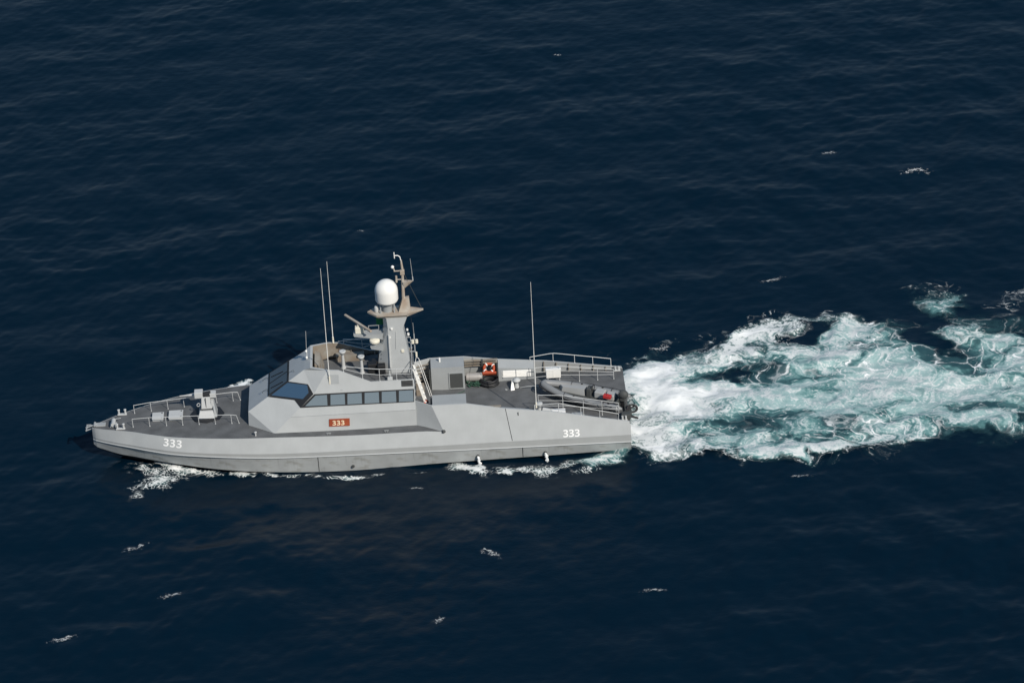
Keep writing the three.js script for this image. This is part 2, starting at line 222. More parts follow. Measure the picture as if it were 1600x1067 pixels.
const M = {
  hull: std(C(0.475, 0.50, 0.505), { map: paintTex, roughness: 0.5 }),
  cabin: std(C(0.48, 0.505, 0.51), { map: paintTex, roughness: 0.5 }),
  band: std(C(0.42, 0.44, 0.44), { map: paintTex, roughness: 0.5 }),
  lowerHull: std(C(0.47, 0.495, 0.495), { map: stainTex, roughness: 0.5 }),
  bottom: std(C(0.02, 0.022, 0.024), { roughness: 0.7 }),
  deck: std(C(0.14, 0.148, 0.155), { map: deckTex, roughness: 0.9, bumpMap: gritTex, bumpScale: 0.004 }),
  grey: std(C(0.37, 0.395, 0.405), { map: paintTex }),
  lightGrey: std(C(0.55, 0.57, 0.57), { map: paintTex }),
  beige: std(C(0.44, 0.42, 0.39), { map: dirtTex }),
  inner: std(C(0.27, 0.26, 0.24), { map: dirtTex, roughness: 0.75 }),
  white: std(C(0.82, 0.82, 0.79), { roughness: 0.4 }),
  cream: std(C(0.72, 0.69, 0.58), { roughness: 0.45 }),
  rail: std(C(0.55, 0.57, 0.57), { roughness: 0.45 }),
  steel: std(C(0.42, 0.40, 0.375), { roughness: 0.4, metalness: 0.3 }),
  black: std(C(0.012, 0.013, 0.015), { roughness: 0.55 }),
  rubber: std(C(0.02, 0.02, 0.022), { roughness: 0.75 }),
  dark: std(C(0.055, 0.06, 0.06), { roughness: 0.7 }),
  glass: std(C(0.56, 0.57, 0.56), { roughness: 0.1, metalness: 1 }),
  darkGlass: std(C(0.10, 0.12, 0.14), { roughness: 0.06, metalness: 0.8 }),
  orange: std(C(0.42, 0.075, 0.028), { roughness: 0.55 }),  // lifebuoy orange, with the shade of the gear bay darkened into it
  red: std(C(0.40, 0.03, 0.03), { roughness: 0.45 }),
  plate: std(C(0.34, 0.075, 0.03), { roughness: 0.55, map: dirtTex }),
  digits: std(C(0.86, 0.87, 0.86), { roughness: 0.5 }),
  digitsCream: std(C(0.85, 0.72, 0.5), { roughness: 0.5 }),
  green: std(C(0.025, 0.075, 0.05), { roughness: 0.9 }),
  flag: std(C(0.01, 0.16, 0.06), { roughness: 0.85 }),
  tube: std(C(0.25, 0.262, 0.268), { roughness: 0.5, map: paintTex }),
  patch: std(C(0.40, 0.415, 0.415), { roughness: 0.55, map: paintTex }),
};
// ---------------------------------------------------------------- mesh helpers
function uvBox(g) {                                      // non-indexed, uv in units of 4 m from the face's main direction
  g = g.index ? g.toNonIndexed() : g; const P = g.attributes.position, n = P.count, U = new Float32Array(n * 2), a = V3(), b = V3(), c = V3();
  for (let i = 0; i < n; i += 3) {
    a.fromBufferAttribute(P, i); b.fromBufferAttribute(P, i + 1); c.fromBufferAttribute(P, i + 2);
    const nn = b.clone().sub(a).cross(c.clone().sub(a)), ax = Math.abs(nn.x), ay = Math.abs(nn.y), az = Math.abs(nn.z);
    for (let k = 0; k < 3; k++) { const p = [a, b, c][k]; const [u, v] = ay > ax && ay > az ? [p.x, p.z] : az >= ax ? [p.x, p.y] : [p.z, p.y]; U[(i + k) * 2] = u / 4; U[(i + k) * 2 + 1] = v / 4; }
  }
  g.setAttribute('uv', new THREE.BufferAttribute(U, 2)); if (!g.attributes.normal) g.computeVertexNormals();
  for (const key of Object.keys(g.attributes)) if (!['position', 'normal', 'uv'].includes(key)) g.deleteAttribute(key);
  return g;
}
function add(name, gs, mat, parent, label) {
  const g = mergeGeometries((Array.isArray(gs) ? gs : [gs]).map(uvBox));
  const m = new THREE.Mesh(g, mat); m.name = name; m.castShadow = m.receiveShadow = true; if (label) m.userData.label = label;
  parent.add(m); return m;
}
function tri3(pts) {                                     // triangles of a flat polygon in space
  const o = pts[0], n = V3(); for (let i = 1; i < pts.length - 1; i++) n.add(pts[i].clone().sub(o).cross(pts[i + 1].clone().sub(o)));
  n.normalize(); const e = pts[1].clone().sub(o).normalize(), f = n.clone().cross(e), q = pts.map((p) => new THREE.Vector2(p.clone().sub(o).dot(e), p.clone().sub(o).dot(f)));
  return [THREE.ShapeUtils.triangulateShape(q, []), n];
}
function faces(polys) {                                  // polygons of [x, y, z] corners, flat shaded
  const out = [];
  for (const poly of polys) { const pts = poly.map((p) => p.isVector3 ? p : V3(...p)), [T] = tri3(pts); for (const t of T) for (const i of t) out.push(pts[i].x, pts[i].y, pts[i].z); }
  const g = new THREE.BufferGeometry(); g.setAttribute('position', new THREE.Float32BufferAttribute(out, 3)); g.computeVertexNormals(); return g;
}
const flip = (g, s) => { if (s > 0) return g; g = g.index ? g.toNonIndexed() : g; g.scale(1, 1, -1); for (const a of Object.values(g.attributes)) { const n = a.itemSize, A = a.array; for (let i = 0; i < a.count; i += 3) for (let c = 0; c < n; c++) { const t = A[(i + 1) * n + c]; A[(i + 1) * n + c] = A[(i + 2) * n + c]; A[(i + 2) * n + c] = t; } } return g; };
const mir = (polys) => polys.map((p) => p.map(([x, y, z]) => [x, y, -z]).reverse());
const both = (polys) => faces([...polys, ...mir(polys)]);
function slab(poly, d0, d1) {                            // a flat polygon made a plate between distances d0 and d1 along its normal (towards +z for port)
  const pts = poly.map((p) => V3(...p)), n = tri3(pts)[1]; if (n.z < 0 || (Math.abs(n.z) < 1e-3 && n.y < 0)) n.negate();
  const A = pts.map((p) => p.clone().addScaledVector(n, d0)), B = pts.map((p) => p.clone().addScaledVector(n, d1)), polys = [B, A.slice().reverse()];
  for (let i = 0; i < pts.length; i++) { const j = (i + 1) % pts.length; polys.push([A[i], A[j], B[j], B[i]]); }
  return faces(polys);
}
const inset = (poly, t) => { const c = poly.reduce((s, p) => s.map((v, i) => v + p[i] / poly.length), [0, 0, 0]); return poly.map((p) => { const d = Math.hypot(...p.map((v, i) => v - c[i])); return p.map((v, i) => v + (c[i] - v) * t / d); }); };
function prism(bottom, top) { const polys = [top, bottom.slice().reverse()]; for (let i = 0; i < top.length; i++) { const j = (i + 1) % top.length; polys.push([bottom[i], bottom[j], top[j], top[i]]); } return faces(polys); }
function box(x0, x1, y0, y1, z0, z1, r = 0.02) { const g = r ? new RoundedBoxGeometry(x1 - x0, y1 - y0, z1 - z0, 1, Math.min(r, (x1 - x0) / 3, (y1 - y0) / 3, (z1 - z0) / 3)) : new THREE.BoxGeometry(x1 - x0, y1 - y0, z1 - z0); g.translate((x0 + x1) / 2, (y0 + y1) / 2, (z0 + z1) / 2); return g; }
function bar(a, b, r, r2 = r, seg = 8) { const p = V3(...a), q = V3(...b), d = q.clone().sub(p), g = new THREE.CylinderGeometry(r2, r, d.length(), seg); g.applyQuaternion(new THREE.Quaternion().setFromUnitVectors(V3(0, 1, 0), d.clone().normalize())); g.translate(...p.add(q).multiplyScalar(0.5).toArray()); return g; }
function tube(pts, r, seg = 8, n = pts.length * 5, tension = 0.3) { return new THREE.TubeGeometry(new THREE.CatmullRomCurve3(pts.map((p) => V3(...p)), false, 'catmullrom', tension), n, r, seg); }
function lathe(prof, x, y, z, seg = 28) { const g = new THREE.LatheGeometry(prof.map(([r, h]) => new THREE.Vector2(r, h)), seg); g.translate(x, y, z); return g; }
const cyl = (x, y0, y1, z, r, r2 = r, seg = 16) => bar([x, y0, z], [x, y1, z], r, r2, seg);
const tor = (x, y, z, R, r, rx = Math.PI / 2, ry = 0, seg = 24) => { const g = new THREE.TorusGeometry(R, r, 10, seg); g.rotateX(rx); g.rotateY(ry); g.translate(x, y, z); return g; };
function thing(name, label, category, group) { const o = new THREE.Group(); o.name = name; o.userData = { label, category }; if (group) o.userData.group = group; scene.add(o); return o; }
function one(name, label, category, gs, mat) { const m = add(name, gs, mat, scene, label); m.userData.category = category; return m; }

// ---------------------------------------------------------------- the patrol boat: bow towards -x, port side towards +z, waterline at y = 0
const boat = thing('patrol_boat', 'grey naval patrol boat with hull number 333 under way', 'boat');
// stations: x, keel y, chine z/y, lower edge of the band z/y, knuckle z/y, deck edge z/y
const ST = [
  [-15.98, 0.93, 0.06, 0.99, 0.09, 1.36, 0.10, 1.48, 0.10, 2.15], [-15.8, 0.72, 0.18, 0.86, 0.28, 1.38, 0.30, 1.51, 0.24, 2.17], [-15.4, 0.5, 0.36, 0.78, 0.55, 1.41, 0.58, 1.55, 0.45, 2.21],
  [-14.5, 0.05, 0.76, 0.64, 1.05, 1.45, 1.10, 1.60, 0.90, 2.33], [-13.5, -0.4, 1.12, 0.58, 1.52, 1.47, 1.58, 1.64, 1.33, 2.42], [-12.5, -0.7, 1.55, 0.56, 2.0, 1.48, 2.06, 1.67, 1.80, 2.46],
  [-11, -0.9, 2.1, 0.50, 2.58, 1.48, 2.65, 1.70, 2.38, 2.50], [-9, -1, 2.62, 0.36, 3.02, 1.46, 3.1, 1.69, 2.84, 2.55], [-7, -1, 2.96, 0.24, 3.3, 1.40, 3.36, 1.66, 3.13, 2.58],
  [-5, -1, 3.13, 0.13, 3.44, 1.33, 3.49, 1.61, 3.22, 2.56], [-2.5, -1, 3.2, 0.02, 3.49, 1.27, 3.53, 1.57, 3.26, 2.48], [0, -1, 3.2, -0.02, 3.5, 1.23, 3.54, 1.55, 3.28, 2.42],
  [4, -1, 3.2, 0.1, 3.5, 1.17, 3.54, 1.53, 3.279, 2.40], [5, -1, 3.2, 0.12, 3.5, 1.15, 3.54, 1.53, 3.303, 2.32], [8.5, -0.95, 3.2, 0.17, 3.5, 1.1, 3.54, 1.53, 3.315, 2.28], [12, -0.9, 3.19, 0.21, 3.49, 1.05, 3.53, 1.50, 3.305, 2.25], [16, -0.85, 3.15, 0.26, 3.46, 0.99, 3.5, 1.47, 3.305, 2.12]];
function station(x) {
  let i = 0; while (i < ST.length - 2 && x > ST[i + 1][0]) i++;
  const p1 = ST[i], p2 = ST[i + 1], p0 = ST[Math.max(0, i - 1)], p3 = ST[Math.min(ST.length - 1, i + 2)], t = (x - p1[0]) / (p2[0] - p1[0]), out = [x];
  for (let c = 1; c < 10; c++) {                          // cubic through the stations with finite-difference slopes
    const h = p2[0] - p1[0], m1 = i ? (p2[c] - p0[c]) / (p2[0] - p0[0]) : (p2[c] - p1[c]) / h, m2 = i < ST.length - 2 ? (p3[c] - p1[c]) / (p3[0] - p1[0]) : (p2[c] - p1[c]) / h;
    const lin = x > 3.5 || i < 1, t2 = t * t, t3 = t2 * t;
    out.push(lin ? lerp(p1[c], p2[c], t) : (2 * t3 - 3 * t2 + 1) * p1[c] + (t3 - 2 * t2 + t) * h * m1 + (-2 * t3 + 3 * t2) * p2[c] + (t3 - t2) * h * m2);
  }
  return out;
}
const XS = []; { for (let x = -15.98; x < -4; x += 0.2) XS.push(+x.toFixed(3)); for (let x = -4; x <= 16; x += 0.5) XS.push(x); for (const s of ST) if (!XS.includes(s[0])) XS.push(s[0]); XS.sort((a, b) => a - b); }
const SECT = XS.map(station);
function strip(fa, fb, xs = SECT) {                       // a band of quads between two long lines, both sides
  const gs = [];
  for (const s of [1, -1]) {
    const P = [], I = []; xs.forEach((q, i) => { P.push(...fa(q), ...fb(q)); if (i) { const a = (i - 1) * 2; s > 0 ? I.push(a, a + 2, a + 1, a + 1, a + 2, a + 3) : I.push(a, a + 1, a + 2, a + 1, a + 3, a + 2); } });
    for (let k = 2; k < P.length; k += 3) P[k] *= s;
    const g = new THREE.BufferGeometry(); g.setAttribute('position', new THREE.Float32BufferAttribute(P, 3)); g.setIndex(I); g.computeVertexNormals(); gs.push(g.toNonIndexed());
  }
  return gs;
}
const tr = SECT[SECT.length - 1];
const hull = add('hull', [...strip((q) => [q[0], q[7 + 0], q[6]].map((v, i) => [q[0], q[7], q[6]][i]), (q) => [q[0], q[9], q[8]]),
  faces([[[16, tr[3], -tr[2]], [16, tr[5], -tr[4]], [16, tr[7], -tr[6]], [16, tr[9], -tr[8]], [16, tr[9], tr[8]], [16, tr[7], tr[6]], [16, tr[5], tr[4]], [16, tr[3], tr[2]]]]),
  faces([[[-15.98, 0.99, -0.06], [-15.98, 1.36, -0.09], [-15.98, 1.48, -0.1], [-15.98, 2.15, -0.1], [-15.98, 2.15, 0.1], [-15.98, 1.48, 0.1], [-15.98, 1.36, 0.09], [-15.98, 0.99, 0.06]]])], M.hull, boat);
for (const g of strip((q) => [q[0], q[3], q[2]], (q) => [q[0], q[5], q[4]])) add('lower_side', g, M.lowerHull, hull);
for (const [i, g] of strip((q) => [q[0], q[5] + 0.03, q[6] - 0.012], (q) => [q[0], q[7], q[6]]).entries()) add('knuckle_band', g, M.band, hull);
for (const [a, b] of [[0, 2], [1, 3]]) { const R = [...strip((q) => [q[0], q[5] - 0.03, q[4] - 0.01], (q) => [q[0], q[5] - 0.01, q[6] + 0.03]), ...strip((q) => [q[0], q[5] - 0.01, q[6] + 0.03], (q) => [q[0], q[5] + 0.03, q[6] - 0.012])]; add('rub_rail', [R[a], R[b]], M.hull, hull); }
add('bottom', [...strip((q) => [q[0], q[1], 0], (q) => [q[0], q[3], q[2]]), faces([[[16, tr[1], 0], [16, tr[3], tr[2]], [16, tr[3], -tr[2]]]])], M.bottom, hull, 'black underwater bottom');
add('deck', strip((q) => [q[0], q[9] - 0.004, q[8] - 0.03], (q) => [q[0], q[9] + (q[0] < 3 ? 0.02 : 0), 0]), M.deck, boat, 'dark grey non-slip deck');
for (const g of strip((q) => [q[0], q[9], q[8]], (q) => [q[0], q[9] - 0.004, q[8] - 0.03])) add('gunwale', g, M.hull, boat);

const zPanel = (x, y) => { const q = station(x); return q[6] - 0.3 * (y - q[7]); };
// --- bulwarks aft (both sides), with the step down to the stern
const TOPS = [[4.35, 3.88], [6.4, 3.86], [8.5, 3.47], [11.4, 3.1], [14, 2.6], [15.95, 2.24]];
const topY = (x) => { let i = 0; while (i < TOPS.length - 2 && x > TOPS[i + 1][0]) i++; const [a, b] = [TOPS[i], TOPS[i + 1]]; return lerp(a[1], b[1], (x - a[0]) / (b[0] - a[0])); };
{
  const xs = [4.35, 4.5, 4.7, 4.97, 5.4, 5.9, 6.4, 7, 7.7, 8.5, 9, 9.7, 10.6, 11.4, 12.2, 13, 14, 15, 15.95];
  const low = (x) => x < 4.97 ? lerp(3.84, station(4.97)[9], (x - 4.35) / 0.62) : station(x)[9];
  const S = xs.map((x) => [x, low(x), topY(x)]), T = 0.09;
  const BW = [...strip(([x, a]) => [x, a, zPanel(x, a)], ([x, , b]) => [x, b, zPanel(x, b)], S), ...strip(([x, , b]) => [x, b, zPanel(x, b)], ([x, , b]) => [x, b, zPanel(x, b) - T], S),
    ...strip(([x, , b]) => [x, b, zPanel(x, b) - T], ([x, a]) => [x, a - 0.02, zPanel(x, a) - T], S),
    ...[1, -1].map((s) => faces([[[15.95, 2.1, s * zPanel(15.95, 2.1)], [15.95, 2.24, s * zPanel(15.95, 2.24)], [15.95, 2.24, s * (zPanel(15.95, 2.24) - T)], [15.95, 2.1, s * (zPanel(15.95, 2.1) - T)]]]))];
  for (const k of [0, 1]) add('bulwark', [BW[k], BW[2 + k], BW[4 + k], BW[6 + k]], M.hull, boat);
}
// wing walls from the cabin sides out to the hull sides
{ const w = [[3.4, 2.38, 2.49], [4.97, 2.3, 3.3], [4.35, 3.88, zPanel(4.35, 3.88)], [3.4, 3.95, 2.31]];
  for (const s of [1, -1]) add('wing_wall', flip(slab(w.map(([x, y, z]) => [x, y, z]), -0.06, 0.0), s), M.hull, boat); }
// shoulder lockers: side boxes beside the well deck
{ const zo = zPanel(4.4, 3.86) - 0.09, zb = 3.15;
  for (const s of [1, -1]) {
    const L = add('side_locker', flip(prism([[4.4, 2.25, 1.6], [6.4, 2.25, 1.6], [6.4, 2.25, zb], [4.4, 2.25, 2.8]], [[4.4, 3.86, 1.6], [6.4, 3.845, 1.6], [6.4, 3.845, zo], [4.4, 3.86, zo]]), s), M.grey, boat);
    add('hatch', flip(box(5.5, 6.28, 2.42, 3.42, 1.56, 1.6, 0.01), s), M.dark, L, 'dark grey square access door');
    add('hatch_frame', [box(5.44, 5.5, 2.38, 3.48, 1.55, 1.6, 0), box(6.28, 6.34, 2.38, 3.48, 1.55, 1.6, 0), box(5.5, 6.28, 3.42, 3.48, 1.55, 1.6, 0), box(5.5, 6.28, 2.36, 2.42, 1.55, 1.6, 0)].map((g) => flip(g, s)), M.grey, L);
    if (s < 0) add('vent_pipe', cyl(4.95, 3.84, 4.12, 2.35 * s, 0.055), M.white, L, 'small white vent pipe');
  } }
// sloping-topped side boxes further aft, with a white louvred inner face
for (const s of [1, -1]) {
  const f = (x, y) => zPanel(x, y) - 0.09;
  const L = add('stern_locker', flip(prism([[8.45, 2.25, 2.3], [10.6, 2.25, 2.42], [10.6, 2.25, 3.15], [8.45, 2.25, 3.15]], [[8.45, 3.2, 2.3], [10.6, 2.95, 2.42], [10.6, 3.17, f(10.6, 3.17)], [8.45, 3.45, f(8.45, 3.45)]]), s), M.grey, boat);
  for (let k = 0; k < 5; k++) { const t = k * 0.09; add('louvre', flip(prism([[8.65, 2.55 + t, 2.31], [10.4, 2.47 + t, 2.408], [10.4, 2.47 + t, 2.37], [8.65, 2.55 + t, 2.27]], [[8.65, 2.62 + t, 2.31], [10.4, 2.54 + t, 2.408], [10.4, 2.535 + t, 2.39], [8.65, 2.615 + t, 2.29]]), s), M.white, L); }
  for (let k = 0; k < 3; k++) { const x = 8.7 + k * 0.8; add('panel_seam', flip(box(x, x + 0.025, 2.48, 3.0, 2.25 + k * 0.045, 2.33 + k * 0.045, 0), s), M.grey, L); }
}
for (const s of [1, -1]) { add('bay_shade_panel', flip(box(8.36, 8.44, 2.27, 3.3, 2.24, 3.0, 0), s), M.dark, boat); add('locker_shade_panel', flip(box(4.28, 4.39, 2.28, 3.7, 1.66, 2.5, 0), s), M.dark, boat, 'added dark panel for the shade at the front of the side locker'); }  // dark panels added to stand for shade at the bay end and locker front
// ribs and shelves on the inside of the bulwark where the gear is stowed
for (const s of [1, -1]) {
  for (let k = 0; k < 3; k++) { const y = 3.12 + k * 0.2, z = zPanel(7.2, y) - 0.09; add('stringer', flip(box(6.42, 8.43, y, y + 0.05, z - 0.16, z + 0.01, 0), s), M.inner, boat); }
  add('bulwark_frame', flip(prism([[7.45, 2.25, 3.14], [7.55, 2.25, 3.14], [7.55, 2.25, 2.9], [7.45, 2.25, 2.9]], [[7.45, 3.6, 2.8], [7.55, 3.6, 2.8], [7.55, 3.6, 2.62], [7.45, 3.6, 2.62]]), s), M.dark, boat);
  for (let x = 11.2; x < 15.6; x += 0.75) { const y = topY(x) - 0.03, a = station(x)[9] - 0.02; add('bulwark_frame', flip(prism([[x, a, zPanel(x, a) - 0.08], [x + 0.05, a, zPanel(x, a) - 0.08], [x + 0.05, a, zPanel(x, a) - 0.28], [x, a, zPanel(x, a) - 0.28]], [[x, y, zPanel(x, y) - 0.08], [x + 0.05, y, zPanel(x, y) - 0.08], [x + 0.05, y, zPanel(x, y) - 0.16], [x, y, zPanel(x, y) - 0.16]]), s), M.inner, boat); }
}
// dark seams and marks on the near side
{ const seamAt = (x0, y0, x1, y1) => { const a = [x0, y0, zPanel(x0, y0)], b = [x1, y1, zPanel(x1, y1)]; return slab([a, [a[0] + 0.035, a[1], a[2]], [b[0] + 0.035, b[1], b[2]], b], -0.01, 0.004); };
  add('hull_seam', seamAt(8.65, topY(8.65), 8.96, 1.56), M.black, boat);
  for (const x of [-2.55, 9.55]) { const q = station(x); add('hull_seam', faces([[[x, q[5] - 0.06, q[4] + 0.002], [x + 0.035, q[5] - 0.06, q[4] + 0.002], [x + 0.035, q[3] + 0.02, q[2] + 0.012], [x, q[3] + 0.02, q[2] + 0.012]]]), M.black, boat); }
  add('fairlead', [lathe([[0, 0.1], [0.1, 0.06], [0.12, -0.04], [0.05, -0.1], [0, -0.1]], 4.97, 2.36, 3.32, 14)], M.dark, boat, 'small dark ball fairlead'); 
  add('fender_stub', box(9.38, 9.43, 3.0, 3.2, zPanel(9.4, 3.1) - 0.05, zPanel(9.4, 3.1) + 0.045, 0.01), M.dark, boat);
}
// lettering
const font = await new FontLoader().loadAsync('fonts/droid/droid_sans_bold.typeface.json');
function letters(text, size, gap, origin, along, upward, depth = 0.012) {
  const ex = along.clone().normalize(), ey = upward.clone().addScaledVector(ex, -upward.dot(ex)).normalize(), ez = ex.clone().cross(ey), gs = []; let x = 0;
  for (const ch of text) { const g = new TextGeometry(ch, { font, size, depth, curveSegments: 6, bevelEnabled: false }); g.computeBoundingBox(); const b = g.boundingBox; g.translate(x - b.min.x, 0, 0); x += b.max.x - b.min.x + gap; gs.push(g); }
  const m = new THREE.Matrix4().makeBasis(ex, ey, ez).setPosition(origin); return gs.map((g) => g.applyMatrix4(m));
}
const onSide = (x, t, off = 0.004) => { const q = station(x); return V3(x, lerp(q[7], q[9], t), lerp(q[6], q[8], t) + off); };
for (const g of letters('333', 0.47, 0.09, onSide(-11.62, 0.32, 0.0), onSide(-10.56, 0.26).sub(onSide(-11.62, 0.32)), onSide(-11.1, 1).sub(onSide(-11.1, 0)), 0.03)) add('hull_digit', g, M.digits, boat, 'white painted digit 3');
for (const g of letters('333', 0.44, 0.045, V3(11.99, 1.58, zPanel(11.99, 1.58)), V3(1, -0.01, 0), V3(0, 1, -0.3))) add('hull_digit', g, M.digits, boat, 'white painted digit 3');

// --- cabin
const PL = (y) => 2.45 - 0.295 * (y - 3.46);             // z of the leaning upper side at height y
const a_ = [-6.5, 3.46, 1.52], e_ = [-6.54, 2.55, 1.66], g_ = [-5.0, 2.52, 2.72], k_ = [-3.96, 3.46, 2.45], q_ = [-2.5, 4.74, PL(4.74)], d_ = [-3.05, 5.82, 1.11], r_ = [-1.65, 6.02, PL(6.02)], s_ = [-2.66, 6.06, 1.36], h_ = [3.4, 2.34, 2.5];
const port = [
  [k_, [3.4, 3.46, 2.45], [3.4, 5.2, PL(5.2)], [0.85, 5.2, PL(5.2)], [-1.0, 5.97, PL(5.97)], r_, q_],
  [a_, g_, k_], [a_, k_, q_], [a_, q_, d_], [d_, q_, r_], [d_, r_, s_], [a_, e_, g_]];
const inTop = [[-2.52, 6.06, 1.24], [-1.6, 6.02, PL(6.02) - 0.1], [-1.0, 5.97, PL(5.97) - 0.1], [0.85, 5.2, PL(5.2) - 0.09], [3.36, 5.2, PL(5.2) - 0.09]];
const outTop = [s_, r_, [-1.0, 5.97, PL(5.97)], [0.85, 5.2, PL(5.2)], [3.4, 5.2, PL(5.2)]];
const lowZ = (x, y) => lerp(lerp(2.72, 2.5, (x + 5) / 8.4), 2.45, clamp((y - 2.5) / 0.96));
const lowWall = Array.from({ length: 15 }, (_, i) => [lerp(-5, 3.4, i / 14), lerp(-3.96, 3.4, i / 14)]);
const cabin = add('cabin', [both(port), ...strip(([x]) => [x, lerp(2.52, 2.34, (x + 5) / 8.4), lerp(2.72, 2.5, (x + 5) / 8.4)], ([, x]) => [x, 3.46, 2.45], lowWall), faces([[e_, a_, [-6.5, 3.46, -1.52], [-6.54, 2.55, -1.66]], [a_, d_, [-3.05, 5.82, -1.11], [-6.5, 3.46, -1.52]], [d_, s_, [-2.66, 6.06, -1.36], [-3.05, 5.82, -1.11]],
  [s_, inTop[0], [-2.52, 6.06, -1.24], [-2.66, 6.06, -1.36]], [[3.4, 2.34, 2.5], [3.4, 3.46, 2.45], [3.4, 5.2, PL(5.2)], [3.4, 5.2, -PL(5.2)], [3.4, 3.46, -2.45], [3.4, 2.34, -2.5]]]),
  both(outTop.slice(0, -1).map((p, i) => [p, outTop[i + 1], inTop[i + 1], inTop[i]]))], M.cabin, boat);
add('flybridge_floor', faces([[[-2.48, 5.0, 1.3], [3.4, 5.004, 1.9], [3.4, 5.004, -1.9], [-2.48, 5.0, -1.3]]]), M.deck, cabin);
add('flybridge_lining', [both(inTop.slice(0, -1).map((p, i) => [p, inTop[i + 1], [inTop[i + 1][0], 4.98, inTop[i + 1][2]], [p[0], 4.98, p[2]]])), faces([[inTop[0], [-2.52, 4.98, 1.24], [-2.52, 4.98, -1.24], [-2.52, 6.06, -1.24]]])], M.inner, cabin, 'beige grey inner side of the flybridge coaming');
for (const P of [0, 1].map((k) => (polys) => faces(k ? mir(polys) : polys))) add('side_crease', P([[[k_[0], 3.47, 2.452], [3.4, 3.47, 2.452], [3.4, 3.445, 2.47], [k_[0], 3.445, 2.47]], [[k_[0], 3.445, 2.47], [3.4, 3.445, 2.47], [3.4, 3.42, 2.455], [k_[0], 3.42, 2.458]]]), M.grey, cabin);
// side windows: black band with pale reflecting panes
for (const s of [1, -1]) {
  const W = (x, y) => [x, y, PL(y)];
  add('window_frame', [slab([W(-3.37, 3.955), W(3.34, 3.91), W(3.37, 4.66), W(-2.5, 4.70)], -0.01, 0.022)].map((g) => flip(g, s)), M.black, cabin, 'black band round the side windows');
  const panes = [[[-3.08, 4.04], [-2.43, 4.62], [-1.76, 4.62], [-1.77, 4.01]]];
  const x0 = [-1.57, -0.57, 0.44, 1.45, 2.46]; for (const x of x0) panes.push([[x - 0.02, 4.01 - (x + 1.57) * 0.012], [x + 0.02, 4.615 - (x + 1.57) * 0.003], [x + 0.85, 4.61 - (x + 1.57) * 0.003], [x + 0.84, 4.0 - (x + 1.57) * 0.012]]);
  for (const p of panes) add('window_pane', flip(slab(p.map(([x, y]) => W(x, y)), 0.022, 0.034), s), M.glass, cabin);
  const n = V3(-0.28675, 0.55486, 0.78096), onC = (x, y) => [x, y, (4.97077 + 0.28675 * x - 0.55486 * y) / 0.78096];
  const F = [[-5.25, 4.30], [-3.68, 4.3], [-3.36, 3.97], [-2.55, 4.7], [-2.84, 5.15], [-4.05, 5.17]].map(([x, y]) => onC(x, y));
  add('window_frame', flip(slab(F, -0.05, 0.03), s), M.black, cabin, 'black frame of the corner window');
  const G = [[-5.06, 4.39], [-3.18, 4.40], [-2.82, 4.74], [-2.88, 5.10], [-4.04, 5.10]].map(([x, y]) => onC(x, y));
  add('window_pane', flip(slab(G, 0.03, 0.042), s), M.glass, cabin, 'large corner window pane');
}
// windscreen on the sloping front
{ const Fr = (t, z) => { const w = lerp(1.52, 1.11, t); return [lerp(-6.5, -3.05, t), lerp(3.46, 5.82, t), z * w]; };
  const quad = (t0, t1, z0, z1) => [Fr(t0, z0), Fr(t0, z1), Fr(t1, z1), Fr(t1, z0)];
  const up = (g) => g;
  add('windscreen_frame', up(slab(quad(0.355, 0.73, -0.985, 0.985), -0.01, 0.022)), M.black, cabin);
  for (const [z0, z1] of [[-0.92, -0.05], [0.05, 0.92]]) { add('windscreen_pane', slab(quad(0.385, 0.70, z0, z1), 0.022, 0.034), M.darkGlass, cabin); 
    const a = Fr(0.40, (z0 + z1) / 2), b = Fr(0.62, lerp(z0, z1, 0.75)); add('wiper', bar([a[0], a[1] + 0.06, a[2]], [b[0], b[1] + 0.06, b[2]], 0.015), M.black, cabin); }
  for (const [t, z] of [[0.3, 0.5], [0.3, -0.5], [0.78, 0.5]]) { const p = Fr(t, z); add('grab_handle', tube([[p[0] - 0.15, p[1], p[2]], [p[0] - 0.15, p[1] + 0.1, p[2]], [p[0] + 0.12, p[1] + 0.25, p[2]], [p[0] + 0.15, p[1] + 0.12, p[2]]], 0.014, 6), M.dark, cabin); } }
// number plate, hatch panel, vent on the near side
{ const Pz = (y) => lowZ(-1.15, y) + 0.012;
  const plate = add('number_plate', slab([[-1.76, 2.74, Pz(2.74)], [-0.54, 2.72, Pz(2.72)], [-0.52, 3.17, Pz(3.17)], [-1.73, 3.19, Pz(3.19)]], 0, 0.04), M.plate, cabin, 'rust brown board with cream digits 333');
  for (const g of letters('333', 0.30, 0.05, V3(-1.55, 2.81, Pz(2.81) + 0.04), V3(1, -0.015, 0), V3(0, 1, -0.065))) add('plate_digit', g, M.digitsCream, plate);
  const W = (x, y) => [x, y, PL(y)];
  add('equipment_hatch', slab([W(-1.6, 5.24), W(-1.0, 5.22), W(-1.0, 5.74), W(-1.6, 5.77)], 0, 0.018), M.grey, cabin);
  const v = add('side_vent', slab([W(2.65, 4.84), W(3.33, 4.83), W(3.33, 5.17), W(2.65, 5.18)], 0, 0.03), M.dark, cabin, 'dark louvred vent near the roof edge');
  for (let k = 0; k < 4; k++) { const y = 4.88 + k * 0.075; add('vent_slat', slab([W(2.7, y), W(3.28, y), W(3.28, y + 0.03), W(2.7, y + 0.03)], 0.03, 0.05), M.black, v); }
  add('bolt_cover', slab([W(-0.95, 4.83), W(-0.8, 4.83), W(-0.8, 4.86), W(-0.95, 4.86)], 0, 0.02), M.grey, cabin);
}
